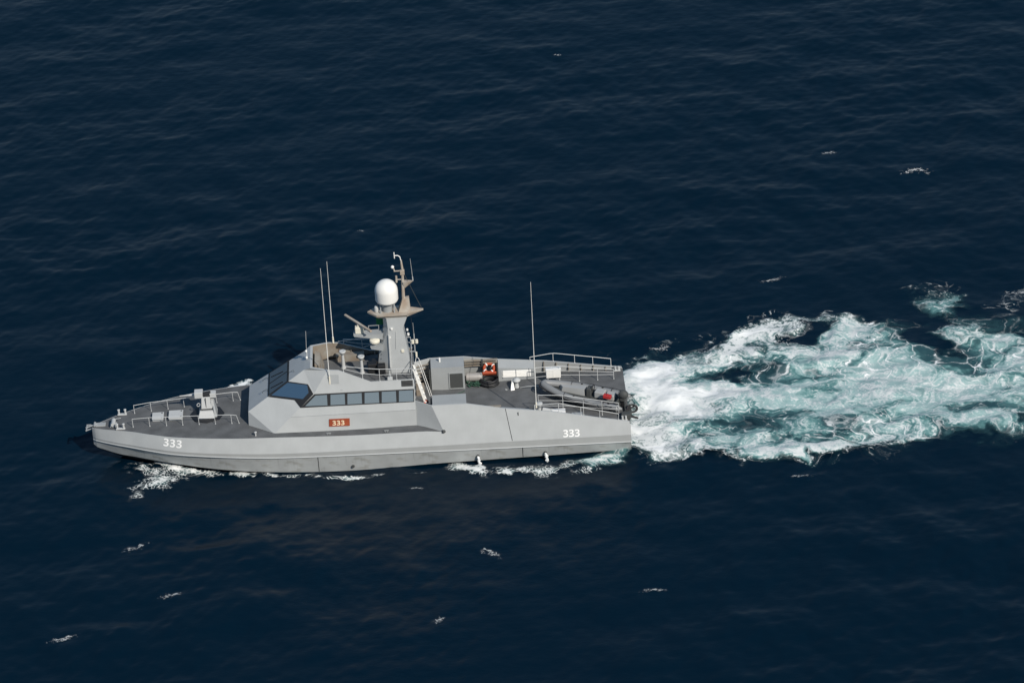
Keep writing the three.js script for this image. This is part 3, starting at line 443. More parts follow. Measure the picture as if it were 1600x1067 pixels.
// flybridge fittings
{ const f = 5.0;
  add('helm_console', [prism([[-2.4, f, -0.9], [-1.9, f, -0.9], [-1.9, f, 0.9], [-2.4, f, 0.9]], [[-2.4, 6.0, -0.85], [-2.1, 5.85, -0.85], [-2.1, 5.85, 0.85], [-2.4, 6.0, 0.85]])], M.inner, cabin);
  for (const [x, z] of [[-0.75, -0.3], [0.35, 0.45]]) { const p = add('sight_pedestal', lathe([[0.16, 0], [0.11, 0.15], [0.08, 0.9], [0.1, 0.95]], x, f, z, 14), M.lightGrey, cabin); add('sight_head', [lathe([[0.0, 0.92], [0.14, 0.95], [0.2, 1.1], [0.2, 1.16], [0.12, 1.17], [0, 1.14]], x, f, z, 16), bar([x - 0.2, f + 1.12, z], [x + 0.2, f + 1.12, z], 0.03)], M.lightGrey, p); }
  add('bridge_seat', [box(0.95, 1.4, f + 0.35, f + 0.5, -0.35, 0.1), box(1.36, 1.46, f + 0.45, f + 0.95, -0.35, 0.1), cyl(1.18, f, f + 0.36, -0.12, 0.07)], M.black, cabin, 'black helm seat');
  add('equipment_case', [box(0.72, 1.25, f, f + 0.62, 0.15, 0.6, 0.04), box(1.3, 1.75, f + 0.02, f + 0.68, 0.55, 0.95, 0.04)], M.black, cabin, 'black equipment cases at the foot of the mast');
  for (let k = 0; k < 7; k++) { const x = -1.7 + k * 0.7, y = (x < -1 ? 5.9 : lerp(5.9, 5.16, clamp((x + 1) / 1.85))); for (const s of [-1, 1]) add('coaming_rib', prism([[x, 5.0, s * (PL(5.0) - 0.42)], [x + 0.05, 5.0, s * (PL(5.0) - 0.42)], [x + 0.05, 5.0, s * (PL(y) - 0.1)], [x, 5.0, s * (PL(y) - 0.1)]], [[x, y, s * (PL(y) - 0.16)], [x + 0.05, y, s * (PL(y) - 0.16)], [x + 0.05, y, s * (PL(y) - 0.1)], [x, y, s * (PL(y) - 0.1)]]), M.inner, cabin); }
  add('locker_bench', box(-1.2, 0.5, f, f + 0.42, -1.45, -1.0), M.inner, cabin);
  add('winch_bracket', [box(1.85, 2.15, 5.0, 5.28, 1.55, 1.8), bar([1.9, 5.0, 1.5], [1.98, 5.55, 1.62], 0.03), bar([2.1, 5.0, 1.5], [2.0, 5.55, 1.62], 0.03), bar([2.0, 5.2, 1.6], [2.0, 5.8, 1.62], 0.045)], M.lightGrey, cabin);
}
// --- railings: every post is a piece of its own
function railing(label, tops, feet, wires, r = 0.022, mat = M.rail, round = true) {
  const gs = wires.map((t) => tube(tops.map((p, i) => p.map((v, c) => lerp(feet[i][c], v, t))), t === 1 ? r : r * 0.7, 6, tops.length * 4, 0.1));
  const R = add('railing', gs[0], mat, boat, label); for (const g of gs.slice(1)) add('wire', g, mat, R);
  tops.forEach((p, i) => add('post', [bar(feet[i], p, r * 0.9, r * 0.9, 6), cyl(feet[i][0], feet[i][1], feet[i][1] + 0.03, feet[i][2], r * 2, r * 2, 8)], mat, R));
  return R;
}
const dY = (x) => station(x)[9] + 0.012;
{ const xs = [-13.45, -12.45, -11.45, -10.48, -9.5, -8.53, -7.55, -7.12];
  for (const s of [1, -1]) { const zs = xs.map((x) => s * lerp(0.8, 1.36, (x + 13.45) / 6.3)); railing('low grey rail on the foredeck', xs.map((x, i) => [x - 0.02 - (i === 7 ? 0.1 : 0), dY(x) + (i === 0 || i === 7 ? 0.55 : 0.6), zs[i]]), xs.map((x, i) => [x, dY(x), zs[i]]), [1], 0.018); } }
for (const s of [1, -1]) {
  const P = [[10.4, 3.5, 2.86], [11.8, 3.6, 3.0], [13.1, 3.32, 3.1], [14.2, 3.07, 3.2], [15.3, 2.82, 3.28]];
  railing('single tube rail on the stern bulwark', P.map(([x, y, z]) => [x, y, s * z]), P.map(([x]) => [x, topY(x), s * (zPanel(x, topY(x)) - 0.045)]), [1], 0.022);
  const dz = s > 0 ? 0.3 : 0, dy = s > 0 ? 0.17 : 0, Q = [[10.65, 3.45, 1.62], [12.1, 3.40, 1.74], [13.3, 3.18, 1.83], [14.4, 2.98, 1.92], [15.38, 2.8, 2.0]];
  railing('three wire rail beside the stern ramp', Q.map(([x, y, z]) => [x, y + dy, s * (z + dz)]), Q.map(([x, , z]) => [x, station(x)[9], s * (z + dz)]), [1, 0.73, 0.46], 0.02);
  const R2 = [[-0.7, 6.2, 1.62], [0.4, 6.05, 1.72], [1.4, 5.98, 1.84], [2.4, 5.95, 1.86], [3.3, 5.92, 1.88]];
  railing('two bar rail round the aft flybridge', R2.map(([x, y, z]) => [x, y, s * z]), R2.map(([x, , z]) => [x, x < 0.85 ? lerp(5.97, 5.2, (x + 1) / 1.85) : 5.2, s * (x < 0.85 ? PL(lerp(5.97, 5.2, (x + 1) / 1.85)) - 0.05 : PL(5.2) - 0.05)]), [1, 0.52], 0.02);
}
railing('tube rail across the back of the flybridge', [[3.3, 5.92, 1.8], [3.34, 5.92, 0.9], [3.34, 5.92, -0.9], [3.3, 5.92, -1.8]], [[3.3, 5.0, 1.8], [3.34, 5.0, 0.9], [3.34, 5.0, -0.9], [3.3, 5.0, -1.8]], [1, 0.52], 0.018);
// --- foredeck gear
{ const mf = dY(-9) , gun = add('gun_platform', lathe([[0, 0.05], [1.02, 0.05], [1.05, 0.0], [1.05, -0.08]], -9.05, mf, 0.05, 8), M.black, boat, 'dark octagonal deck plate under the gun');
  const G = add('gun_mount', [prism([[-9.55, mf + 0.05, -0.5], [-8.6, mf + 0.05, -0.5], [-8.6, mf + 0.05, 0.62], [-9.55, mf + 0.05, 0.62]], [[-9.45, mf + 0.5, -0.4], [-8.65, mf + 0.5, -0.4], [-8.65, mf + 0.42, 0.4], [-9.45, mf + 0.42, 0.4]]),
    prism([[-9.36, mf + 0.4, -0.35], [-8.72, mf + 0.4, -0.35], [-8.72, mf + 0.4, 0.25], [-9.36, mf + 0.4, 0.25]], [[-9.3, mf + 1.22, -0.3], [-8.82, mf + 1.22, -0.3], [-8.82, mf + 1.22, 0.1], [-9.3, mf + 1.22, 0.1]]), box(-8.78, -8.62, mf + 0.4, mf + 0.95, -0.2, 0.2)], M.lightGrey, boat, 'pale grey deck gun mount');
  add('ammunition_box', box(-9.72, -9.22, mf + 1.12, mf + 1.5, -0.45, 0.05, 0.03), M.lightGrey, G); add('sensor_box', box(-8.82, -8.45, mf + 1.08, mf + 1.38, -0.4, 0.0, 0.03), M.lightGrey, G);
  add('gun_cradle', [box(-9.24, -8.8, mf + 1.15, mf + 1.36, -0.34, 0.06, 0.05), bar([-9.2, mf + 1.3, -0.15], [-8.75, mf + 1.36, -0.15], 0.12)], M.black, G);
  add('gun_barrel', [bar([-9.7, mf + 1.2, -0.3], [-10.1, mf + 1.19, -0.3], 0.075, 0.06), bar([-10.1, mf + 1.19, -0.3], [-10.62, mf + 1.17, -0.3], 0.045, 0.03)], M.lightGrey, G);
  add('side_shield', prism([[-8.62, mf + 0.06, -0.42], [-8.44, mf + 0.06, -0.4], [-8.44, mf + 0.06, 0.5], [-8.62, mf + 0.06, 0.55]], [[-8.72, mf + 1.05, -0.3], [-8.64, mf + 1.05, -0.28], [-8.52, mf + 0.5, 0.42], [-8.62, mf + 0.5, 0.46]]), M.grey, G);
  add('mount_gap', [box(-9.42, -8.7, mf + 0.44, mf + 0.5, -0.4, 0.3, 0), box(-9.08, -9.05, mf + 0.55, mf + 1.18, 0.05, 0.22, 0)], M.dark, G);
  add('hand_wheel', tor(-9.52, mf + 0.72, 0.1, 0.1, 0.02, 0, 0.4, 14), M.lightGrey, G);
  for (const [x0, x1, z0, z1] of [[-12.32, -11.67, 0.02 - 0.36, 0.40], [-11.33, -10.52, -0.42, 0.46]]) { const y = dY((x0 + x1) / 2), B = add('deck_hatch', [box(x0, x1, y, y + 0.14, z0, z1, 0.03)], M.lightGrey, boat, 'pale raised deck hatch'); add('hatch_lid', box(x0 - 0.02, x1 + 0.02, y + 0.15, y + 0.19, z0 - 0.02, z1 + 0.02, 0.015), M.lightGrey, B); for (const z of [z0 + 0.12, z1 - 0.12]) add('hinge', box(x1 - 0.12, x1 - 0.05, y + 0.19, y + 0.215, z - 0.04, z + 0.04, 0), M.dark, B); }
  for (const s of [1, -1]) { const x = -14.2, z = s * 0.84, y = dY(x); const b = add('mooring_bitts', box(x - 0.28, x + 0.28, y, y + 0.06, z - 0.1, z + 0.1, 0.02), M.lightGrey, boat); for (const d of [-0.19, 0.19]) add('bitt_post', lathe([[0.06, 0], [0.06, 0.26], [0.08, 0.27], [0.08, 0.31], [0, 0.32]], x + d, y + 0.05, z, 12), M.lightGrey, b); }
  const y = dY(-14.7), wl = add('windlass', [box(-14.85, -14.45, y, y + 0.12, 0.1, 0.5), bar([-14.65, y + 0.22, 0.0], [-14.65, y + 0.22, 0.6], 0.13, 0.13, 14)], M.lightGrey, boat, 'small anchor windlass on the bow'); add('windlass_handle', bar([-14.6, y + 0.3, 0.05], [-14.2, y + 0.38, 0.1], 0.02), M.lightGrey, wl);
  add('bow_roller', [box(-15.75, -15.15, dY(-15.4), dY(-15.4) + 0.1, -0.18, 0.18), bar([-15.8, dY(-15.6) + 0.12, -0.18], [-15.8, dY(-15.6) + 0.12, 0.18], 0.07)], M.grey, boat);
  for (const x of [-6.1]) add('fairlead_post', [lathe([[0.05, 0], [0.04, 0.2], [0.08, 0.22], [0.08, 0.27], [0, 0.28]], x, dY(x), 2.92, 10)], M.lightGrey, boat);
  for (const x of [-1.8, 1.6]) { const q = station(x); add('deck_cleat', [box(x - 0.14, x + 0.14, q[9] + 0.07, q[9] + 0.11, 3.05, 3.1), cyl(x - 0.06, q[9], q[9] + 0.08, 3.075, 0.02), cyl(x + 0.06, q[9], q[9] + 0.08, 3.075, 0.02)], M.grey, boat); }
}
one('anchor', 'small grey anchor stowed over the tip of the bow', 'anchor', [bar([-15.6, 2.36, 0], [-16.35, 2.1, 0], 0.045), bar([-16.3, 2.1, -0.3], [-16.3, 2.12, 0.3], 0.04), prism([[-16.34, 2.06, -0.34], [-16.3, 2.06, -0.26], [-16.0, 2.14, -0.2], [-16.05, 2.14, -0.28]], [[-16.34, 2.14, -0.34], [-16.3, 2.14, -0.26], [-16.0, 2.17, -0.2], [-16.05, 2.17, -0.28]]), prism([[-16.34, 2.06, 0.34], [-16.3, 2.06, 0.26], [-16.0, 2.14, 0.2], [-16.05, 2.14, 0.28]], [[-16.34, 2.14, 0.34], [-16.3, 2.14, 0.26], [-16.0, 2.17, 0.2], [-16.05, 2.17, 0.28]])], M.grey);

// --- mast
{ const ring = (y, xf, xm, xa, w) => [[xf, y, 0.16], [xm, y, w], [xa, y, w], [xa, y, -w], [xm, y, -w], [xf, y, -0.16]];
  const rings = [ring(4.98, 1.28, 2.1, 3.22, 0.72), ring(6.0, 1.42, 2.04, 3.2, 0.66), ring(7.9, 1.8, 2.05, 2.94, 0.5), ring(8.56, 1.78, 2.0, 3.2, 0.46)];
  const mast = add('mast', rings.slice(0, -1).map((r, i) => prism(r, rings[i + 1])), M.cabin, boat, 'tapering grey plated mast');
  const P = (y, g) => [[0.9 + g * 1.6, y, 0], [1.45 + g * 0.3, y, 0.56 - g], [3.22, y, 0.56 - g], [3.3, y, 0.36 - g * 0.5], [4.2 - g * 3, y, 0.02], [4.2 - g * 3, y, -0.02], [3.3, y, -0.36 + g * 0.5], [3.22, y, -0.56 + g], [1.45 + g * 0.3, y, -0.56 + g]];
  add('mast_platform', [prism(P(8.54, 0.22), P(8.76, 0)), prism(P(8.76, 0), P(8.86, 0)), prism([[2.75, 8.86, -0.3], [3.45, 8.86, -0.3], [3.45, 8.86, 0.3], [2.75, 8.86, 0.3]], [[3.02, 9.62, -0.14], [3.4, 9.7, -0.14], [3.4, 9.7, 0.14], [3.02, 9.62, 0.14]])], M.beige, mast, 'beige platform with a pointed aft end');
  add('radome', lathe([[0, -0.02], [0.5, 0], [0.62, 0.05], [0.68, 0.18], [0.68, 0.74], [0.66, 0.9], [0.6, 1.07], [0.5, 1.21], [0.36, 1.32], [0.18, 1.4], [0, 1.42]], 2.1, 9.47, 0, 40), M.white, mast, 'white satellite dome on top of the mast');
  add('radome_foot', [cyl(2.1, 8.85, 9.5, 0, 0.3, 0.34), ...[[1.7, 0.3], [1.7, -0.3], [2.5, 0.3], [2.5, -0.3]].map(([x, z]) => bar([x, 8.86, z], [x, 9.5, z * 0.9], 0.04))], M.grey, mast);
  add('camera_dome', [lathe([[0.1, 0], [0.13, 0.1], [0.13, 0.3], [0.08, 0.4], [0, 0.43]], 1.45, 8.86, 0.08, 14)], M.lightGrey, mast);
  const top = add('topmast', [bar([3.08, 9.5, 0], [3.12, 11.6, 0], 0.1, 0.075, 10), bar([3.12, 11.6, 0], [3.08, 12.15, 0], 0.075, 0.05, 10), box(2.98, 3.24, 11.2, 11.5, -0.1, 0.1), prism([[3.12, 10.3, -0.03], [3.2, 10.3, -0.03], [3.2, 10.3, 0.03], [3.12, 10.3, 0.03]], [[3.12, 10.75, -0.2], [3.72, 10.75, -0.03], [3.72, 10.75, 0.03], [3.12, 10.75, 0.2]])], M.beige, mast);
  add('wind_sensor', [tube([[3.07, 12.1, 0], [3.03, 12.35, 0], [2.9, 12.46, 0], [2.72, 12.46, 0]], 0.03), bar([2.71, 12.28, 0], [2.7, 12.68, 0], 0.03)], M.white, top);
  add('lamp_bracket', [box(2.62, 3.1, 11.42, 11.47, -0.05, 0.05), bar([2.66, 11.45, 0], [2.62, 11.62, 0], 0.04), box(2.72, 3.1, 10.86, 10.9, -0.04, 0.04), bar([2.74, 10.7, 0], [2.74, 11.12, 0], 0.06)], M.beige, top);
  add('mast_lamp', new THREE.SphereGeometry(0.1, 14, 10).translate(2.56, 11.72, 0), M.white, top);
  add('whip_antenna', [bar([3.7, 10.75, 0], [3.69, 11.0, 0], 0.03), bar([3.69, 11.0, 0], [3.62, 12.2, 0], 0.014, 0.01)], M.lightGrey, top);
  for (const s of [0.06, -0.06]) add('stay_wire', bar([3.18, 11.3, s], [4.1, 8.9, s], 0.008, 0.008, 5), M.dark, top);
  // radar arm and scanner
  const arm = add('radar_bracket', [prism([[0.05, 7.36, -0.28], [1.7, 7.1, -0.3], [1.7, 7.1, 0.3], [0.05, 7.36, 0.28]], [[0.0, 7.46, -0.28], [1.75, 7.48, -0.3], [1.75, 7.48, 0.3], [0.0, 7.46, 0.28]]), bar([0.9, 7.45, -0.28], [0.9, 7.75, -0.28], 0.02), bar([1.5, 7.45, -0.28], [1.5, 7.75, -0.28], 0.02), bar([0.9, 7.75, -0.28], [1.6, 7.75, -0.28], 0.02)], M.grey, mast);
  add('radar_pedestal', [box(0.1, 0.62, 7.46, 7.86, -0.28, 0.12, 0.05), cyl(0.34, 7.84, 7.97, -0.12, 0.13, 0.11)], M.cream, arm);
  add('radar_scanner', (() => { const g = new RoundedBoxGeometry(2.72, 0.13, 0.16, 2, 0.05); g.rotateY(-Math.atan2(2.25, 1.57)); g.translate(0.3, 8.03, -0.18); return g; })(), M.beige, arm, 'long beige radar scanner bar');
  const arm2 = add('lower_radar_bracket', prism([[1.0, 6.6, -0.1], [1.7, 6.45, -0.2], [1.7, 6.45, 0.55], [1.0, 6.6, 0.5]], [[0.95, 6.72, -0.1], [1.72, 6.78, -0.2], [1.72, 6.78, 0.55], [0.95, 6.72, 0.5]]), M.grey, mast);
  add('small_radome', lathe([[0, 0], [0.26, 0.02], [0.31, 0.09], [0.31, 0.2], [0.25, 0.28], [0, 0.31]], 1.22, 6.88, 0.25, 24), M.cream, arm2, 'small cream radar dome'); add('radome_stand', cyl(1.22, 6.72, 6.9, 0.25, 0.12), M.grey, arm2);
  for (const g of [box(2.2, 2.34, 7.85, 7.97, 0.5, 0.6), box(2.05, 2.17, 7.3, 7.42, 0.53, 0.62)]) add('mast_lamp', g, M.white, mast); add('mast_lamp', box(2.75, 2.92, 6.35, 6.53, 0.6, 0.7), M.cream, mast, 'small cream lamp on the mast side');
  add('mast_rungs', Array.from({ length: 9 }, (_, k) => { const t = k / 9, x = lerp(1.55, 1.9, t), y = 5.5 + k * 0.3; return bar([x - 0.05, y, -0.12], [x - 0.05, y, 0.32], 0.02); }), M.dark, mast);
  add('cable_conduit', [bar([2.06, 5.4, 0.72], [2.08, 7.5, 0.57], 0.06), bar([2.45, 6.6, 0.64], [2.5, 7.7, 0.54], 0.012)], M.lightGrey, mast);
  const pole = add('aft_antenna_pole', [bar([3.25, 6.6, 0], [3.6, 6.75, 0], 0.03), bar([3.55, 5.9, 0], [3.55, 7.2, 0], 0.035), bar([3.24, 6.0, 0], [3.55, 6.0, 0], 0.03), bar([3.55, 7.2, 0], [3.53, 7.95, 0], 0.014)], M.grey, mast);
  add('antenna_can', [cyl(3.45, 6.62, 6.84, 0.12, 0.09), cyl(3.68, 6.62, 6.84, 0.1, 0.09), cyl(3.62, 5.7, 6.0, 0.1, 0.06)], M.cream, pole); for (const g of [cyl(3.22, 7.2, 7.34, 0.15, 0.07), cyl(3.18, 7.55, 7.66, 0.2, 0.06)]) add('mast_lamp', g, M.white, mast);
  add('stay_wire', bar([3.4, 8.7, -0.3], [3.5, 6.0, -1.8], 0.008, 0.008, 5), M.dark, mast);
  add('stay_rod', bar([-1.0, 6.08, -1.6], [1.1, 7.05, -0.2], 0.018), M.rail, mast); add('stay_rod', bar([0.4, 5.5, -1.7], [1.1, 6.6, -0.1], 0.014), M.rail, mast);
}
// --- whip antennas and bow light post
function whip(x, y0, y1, z, base) { const w = add('whip_antenna', [bar([x, y0 + base, z], [x, lerp(y0, y1, 0.45), z], 0.026, 0.02, 8), bar([x, lerp(y0, y1, 0.45), z], [x, y1, z], 0.018, 0.010, 8)], M.white, boat, 'tall white whip antenna'); add('antenna_base', cyl(x, y0, y0 + base, z, 0.06, 0.05, 10), M.cream, w); }
whip(-1.55, 5.22, 12.92, 1.9, 0.5); whip(-1.3, 6.0, 11.5, -1.6, 0.4); whip(10.5, 3.3, 11.7, 2.8, 0.35);
{ const p = add('light_post', [bar([-2.85, 5.85, 0], [-2.85, 6.55, 0], 0.03), bar([-2.85, 6.55, 0], [-2.8, 7.8, 0], 0.013)], M.lightGrey, boat); for (const [y, z] of [[6.0, 0.12], [6.25, -0.1], [6.42, 0.1]]) add('navigation_lamp', lathe([[0, 0], [0.07, 0.02], [0.07, 0.14], [0, 0.17]], -2.87, y, z, 10), M.white, p); }
// --- ladder from the flybridge to the well deck
{ const A = [[3.42, 5.5], [4.2, 2.3]], L = add('boarding_ladder', [0.72, 1.3].map((z) => prism([[A[1][0] - 0.06, A[1][1], z], [A[1][0] + 0.06, A[1][1], z], [A[1][0] + 0.06, A[1][1], z + 0.04], [A[1][0] - 0.06, A[1][1], z + 0.04]], [[A[0][0] - 0.06, A[0][1], z], [A[0][0] + 0.06, A[0][1], z], [A[0][0] + 0.06, A[0][1], z + 0.04], [A[0][0] - 0.06, A[0][1], z + 0.04]])), M.white, boat, 'white steep ladder behind the cabin');
  for (let k = 0; k < 9; k++) { const t = (k + 0.7) / 9.4, x = lerp(A[1][0], A[0][0], t), y = lerp(A[1][1], A[0][1], t); add('tread', box(x - 0.08, x + 0.08, y - 0.015, y + 0.015, 0.76, 1.3, 0), M.white, L); }
  for (const z of [0.66, 1.4]) add('ladder_rail', tube([[3.5, 5.5, z], [3.62, 6.0, z], [3.8, 5.7, z], [4.45, 2.95, z], [4.35, 2.4, z]], 0.02, 6), M.white, L); }
add('aft_door', box(3.39, 3.43, 2.36, 4.25, -0.45, 0.4, 0.01), M.grey, boat);
add('cable_locker', [box(3.45, 3.95, 2.3, 2.85, -1.7, -0.9, 0.04)], M.inner, boat);
for (let k = 0; k < 5; k++) add('wall_slat', slab([[3.45, 2.55 + k * 0.27, -2.4 + k * 0.06], [4.35, 2.55 + k * 0.27, -2.62 + k * 0.02], [4.35, 2.62 + k * 0.27, -2.62 + k * 0.02], [3.45, 2.62 + k * 0.27, -2.4 + k * 0.06]], 0, 0.05), M.inner, boat);
// --- well deck fittings
{ const y = dY(9.4), w = add('deck_vent', lathe([[0.14, 0], [0.1, 0.25], [0.1, 0.42], [0.24, 0.45], [0.24, 0.52], [0.12, 0.62], [0, 0.65]], 9.5, y, -1.45, 18), M.lightGrey, boat, 'grey mushroom vent on the well deck'); add('vent_cowl', prism([[9.1, y + 0.02, -1.5], [9.32, y + 0.02, -1.5], [9.36, y + 0.02, -1.1], [9.12, y + 0.02, -1.05]], [[9.22, y + 0.5, -1.52], [9.3, y + 0.5, -1.52], [9.31, y + 0.4, -1.35], [9.2, y + 0.4, -1.35]]), M.white, w);
  add('deck_ring', [tor(8.85, y + 0.02, -1.2, 0.06, 0.015)], M.lightGrey, boat);
  const b = add('capstan', [lathe([[0.2, 0], [0.18, 0.1], [0.11, 0.3], [0.11, 0.5], [0.19, 0.62], [0.19, 0.68], [0, 0.7]], 10.7, dY(10.7) + 0.35, 2.3, 18), box(10.45, 10.95, dY(10.7) - 0.02, dY(10.7) + 0.36, 2.05, 2.5, 0.03)], M.lightGrey, boat, 'pale grey capstan at the port side'); add('capstan_motor', [bar([10.9, dY(10.7) + 0.62, 2.45], [11.35, dY(10.7) + 0.6, 2.6], 0.17, 0.14, 14)], M.lightGrey, b); add('capstan_drum', bar([10.1, dY(10.7) + 0.72, 2.5], [10.45, dY(10.7) + 0.65, 2.45], 0.1, 0.1, 12), M.dark, b);
  for (const s of [1, -1]) { const k = add('stern_bitts', box(15.45, 15.85, dY(15.6), dY(15.6) + 0.06, s * 2.95 - 0.1, s * 2.95 + 0.1), M.lightGrey, boat); for (const x of [15.55, 15.75]) add('bitt_post', cyl(x, dY(15.6) + 0.05, dY(15.6) + 0.3, s * 2.95, 0.06), M.lightGrey, k); }
  for (let k = 0; k < 2; k++) add('ramp_rail', box(11.2, 15.9, dY(14), dY(14) + 0.05, 0.15 + k * 0.9, 0.25 + k * 0.9, 0), M.dark, boat);
  add('transom_bracket', [box(15.5, 16.05, 2.14, 2.5, 2.5, 2.9, 0.04), box(15.75, 16.15, 2.05, 2.3, 1.4, 2.4, 0.03)], M.dark, boat);
  add('stern_arm', [bar([15.6, 2.35, 2.4], [16.35, 2.35, 1.7], 0.05), bar([15.8, 2.3, 2.6], [16.5, 1.95, 2.45], 0.09, 0.06)], M.rubber, boat);
}
// hull outlets
for (const [x, y] of [[6.9, 0.55], [10.9, 0.5], [-0.5, 0.35]]) { const q = station(x), z = lerp(q[2], q[4], (y - q[3]) / (q[5] - q[3])); add('discharge_pipe', bar([x, y, z - 0.05], [x, y, z + 0.1], 0.09, 0.09, 12), M.dark, hull); }
// ---------------------------------------------------------------- things carried on board
// water falling from the outlets
for (const [x, y, w, n] of [[6.9, 0.55, 0.11, 'front'], [10.9, 0.5, 0.12, 'rear']]) {
  const q = station(x), z = lerp(q[2], q[4], (y - q[3]) / (q[5] - q[3])) + 0.1, r = rng(x * 10 | 0), gs = [];
  for (let k = 0; k < 60; k++) { const t = r(), s = 0.012 + 0.03 * r() * (0.5 + t); const g = new THREE.IcosahedronGeometry(s, 0); g.scale(1, 1.6, 1); g.translate(x + 0.1 * t + (r() - 0.5) * w * (0.7 + t), y - t * t * (y + 0.02) , z + 0.16 * t + (r() - 0.5) * 0.1); gs.push(g); }
  gs.push(tube([[x, y, z - 0.06], [x + 0.02, y - 0.06, z + 0.05], [x + 0.06, y - 0.3, z + 0.11], [x + 0.1, -0.1, z + 0.15]], 0.05, 7));
  const o = one('discharge_water', n === 'front' ? 'white water falling from the hull outlet nearer amidships' : 'white water falling from the hull outlet nearer the stern', 'water', gs, std(C(0.8, 0.82, 0.82), { roughness: 0.5 })); o.userData.kind = 'stuff';
}
{ // inflatable boat lying on the stern ramp
  const b = thing('inflatable_boat', 'grey inflatable boat with outboard engine lying on the stern ramp', 'boat');
  const path = [[2.45, 0.0, 0.78], [1.2, 0.0, 0.8], [-0.2, 0.02, 0.78], [-1.2, 0.06, 0.6], [-2.0, 0.14, 0.32], [-2.42, 0.2, 0.1], [-2.42, 0.2, -0.1], [-2.0, 0.14, -0.32], [-1.2, 0.06, -0.6], [-0.2, 0.02, -0.78], [1.2, 0, -0.8], [2.45, 0, -0.78]];
  const T = add('buoyancy_tube', [tube(path, 0.215, 14, 90), ...[1, -1].map((s) => bar([2.43, 0, s * 0.78], [2.75, 0.02, s * 0.78], 0.232, 0.06, 14))], M.tube, b);
  add('rubbing_strake', tube(path.map(([x, y, z], i) => { const l = Math.hypot(x + 0.3, z * 3) || 1; return [x - (x < -1.5 ? 0.22 * (-x - 1.5) : 0), y - 0.02, z + Math.sign(z) * 0.22]; }), 0.045, 6, 80), M.rubber, T);
  for (const [x, z] of [[-0.9, 0.68], [0.4, 0.79], [1.6, 0.79], [-0.9, -0.68], [0.4, -0.79], [1.6, -0.79]]) add('tube_band', new THREE.TorusGeometry(0.238, 0.018, 6, 20).rotateY(Math.PI / 2).translate(x, 0.03, z), M.rubber, T);
  for (const [x, z] of [[-0.3, -0.74], [1.0, -0.8], [-0.3, 0.74], [1.9, 0.8]]) add('grab_patch', new THREE.SphereGeometry(0.07, 10, 6).scale(1, 0.35, 1).translate(x, 0.235, z), M.rubber, T);
  add('boat_hull', prism([[-1.7, -0.35, -0.05], [2.4, -0.38, -0.25], [2.4, -0.38, 0.25], [-1.7, -0.35, 0.05]], [[-2.0, -0.05, -0.2], [2.4, -0.1, -0.72], [2.4, -0.1, 0.72], [-2.0, -0.05, 0.2]]), M.dark, b);
  add('floor', faces([[[-1.9, -0.04, 0], [-0.6, -0.04, 0.6], [2.4, -0.05, 0.62], [2.4, -0.05, -0.62], [-0.6, -0.04, -0.6]]]), M.dark, b);
  add('bow_cover', prism([[-1.55, -0.05, -0.2], [0.15, -0.05, -0.5], [0.15, -0.05, 0.08], [-1.3, -0.05, 0.05]], [[-1.45, 0.26, -0.18], [0.1, 0.36, -0.46], [0.1, 0.36, 0.0], [-1.25, 0.26, 0.0]]), M.patch, b, 'pale grey cover over the bow locker');
  const co = add('steering_console', [box(0.25, 0.55, -0.05, 0.5, -0.4, 0.1, 0.05)], M.dark, b); add('steering_wheel', new THREE.TorusGeometry(0.16, 0.02, 8, 18).rotateY(1.2).translate(0.6, 0.48, -0.15), M.black, co);
  add('seat', box(0.75, 1.35, -0.05, 0.38, -0.46, 0.08, 0.06), M.patch, b); add('rear_seat', box(1.45, 1.98, -0.05, 0.34, -0.46, 0.08, 0.06), M.patch, b);
  add('fuel_tank', [box(1.45, 1.95, 0.35, 0.58, 0.28, 0.58, 0.05), cyl(1.7, 0.56, 0.64, 0.43, 0.05)], M.red, b, 'red portable fuel tank');
  add('transom', box(2.25, 2.35, -0.3, 0.25, -0.6, 0.6, 0.02), M.dark, b);
  const ob = add('outboard_engine', [(() => { const g = new THREE.SphereGeometry(0.34, 20, 14); g.scale(0.95, 0.85, 0.72); g.translate(2.55, 0.55, 0); return g; })(), box(2.38, 2.72, 0.1, 0.45, -0.15, 0.15, 0.06)], M.dark, b, 'dark grey outboard engine'); add('engine_leg', [box(2.45, 2.65, -0.3, 0.2, -0.06, 0.06, 0.02)], M.black, ob); add('cowl_stripe', [new THREE.TorusGeometry(0.3, 0.02, 6, 24).scale(1, 0.85, 1).rotateY(0.3).translate(2.55, 0.55, 0.02)], M.lightGrey, ob);
  add('grab_line', [1, -1].map((s) => tube([[-1.0, 0.2, s * 0.85], [-0.3, 0.14, s * 0.98], [0.4, 0.2, s * 1.0], [1.0, 0.14, s * 1.02], [1.6, 0.2, s * 1.0], [2.2, 0.15, s * 1.0]], 0.014, 5)), M.black, b);
  b.position.set(13.35, 2.62, 0.42); b.rotation.order = 'YXZ'; b.rotation.y = -0.40; b.rotation.z = -0.055;
}
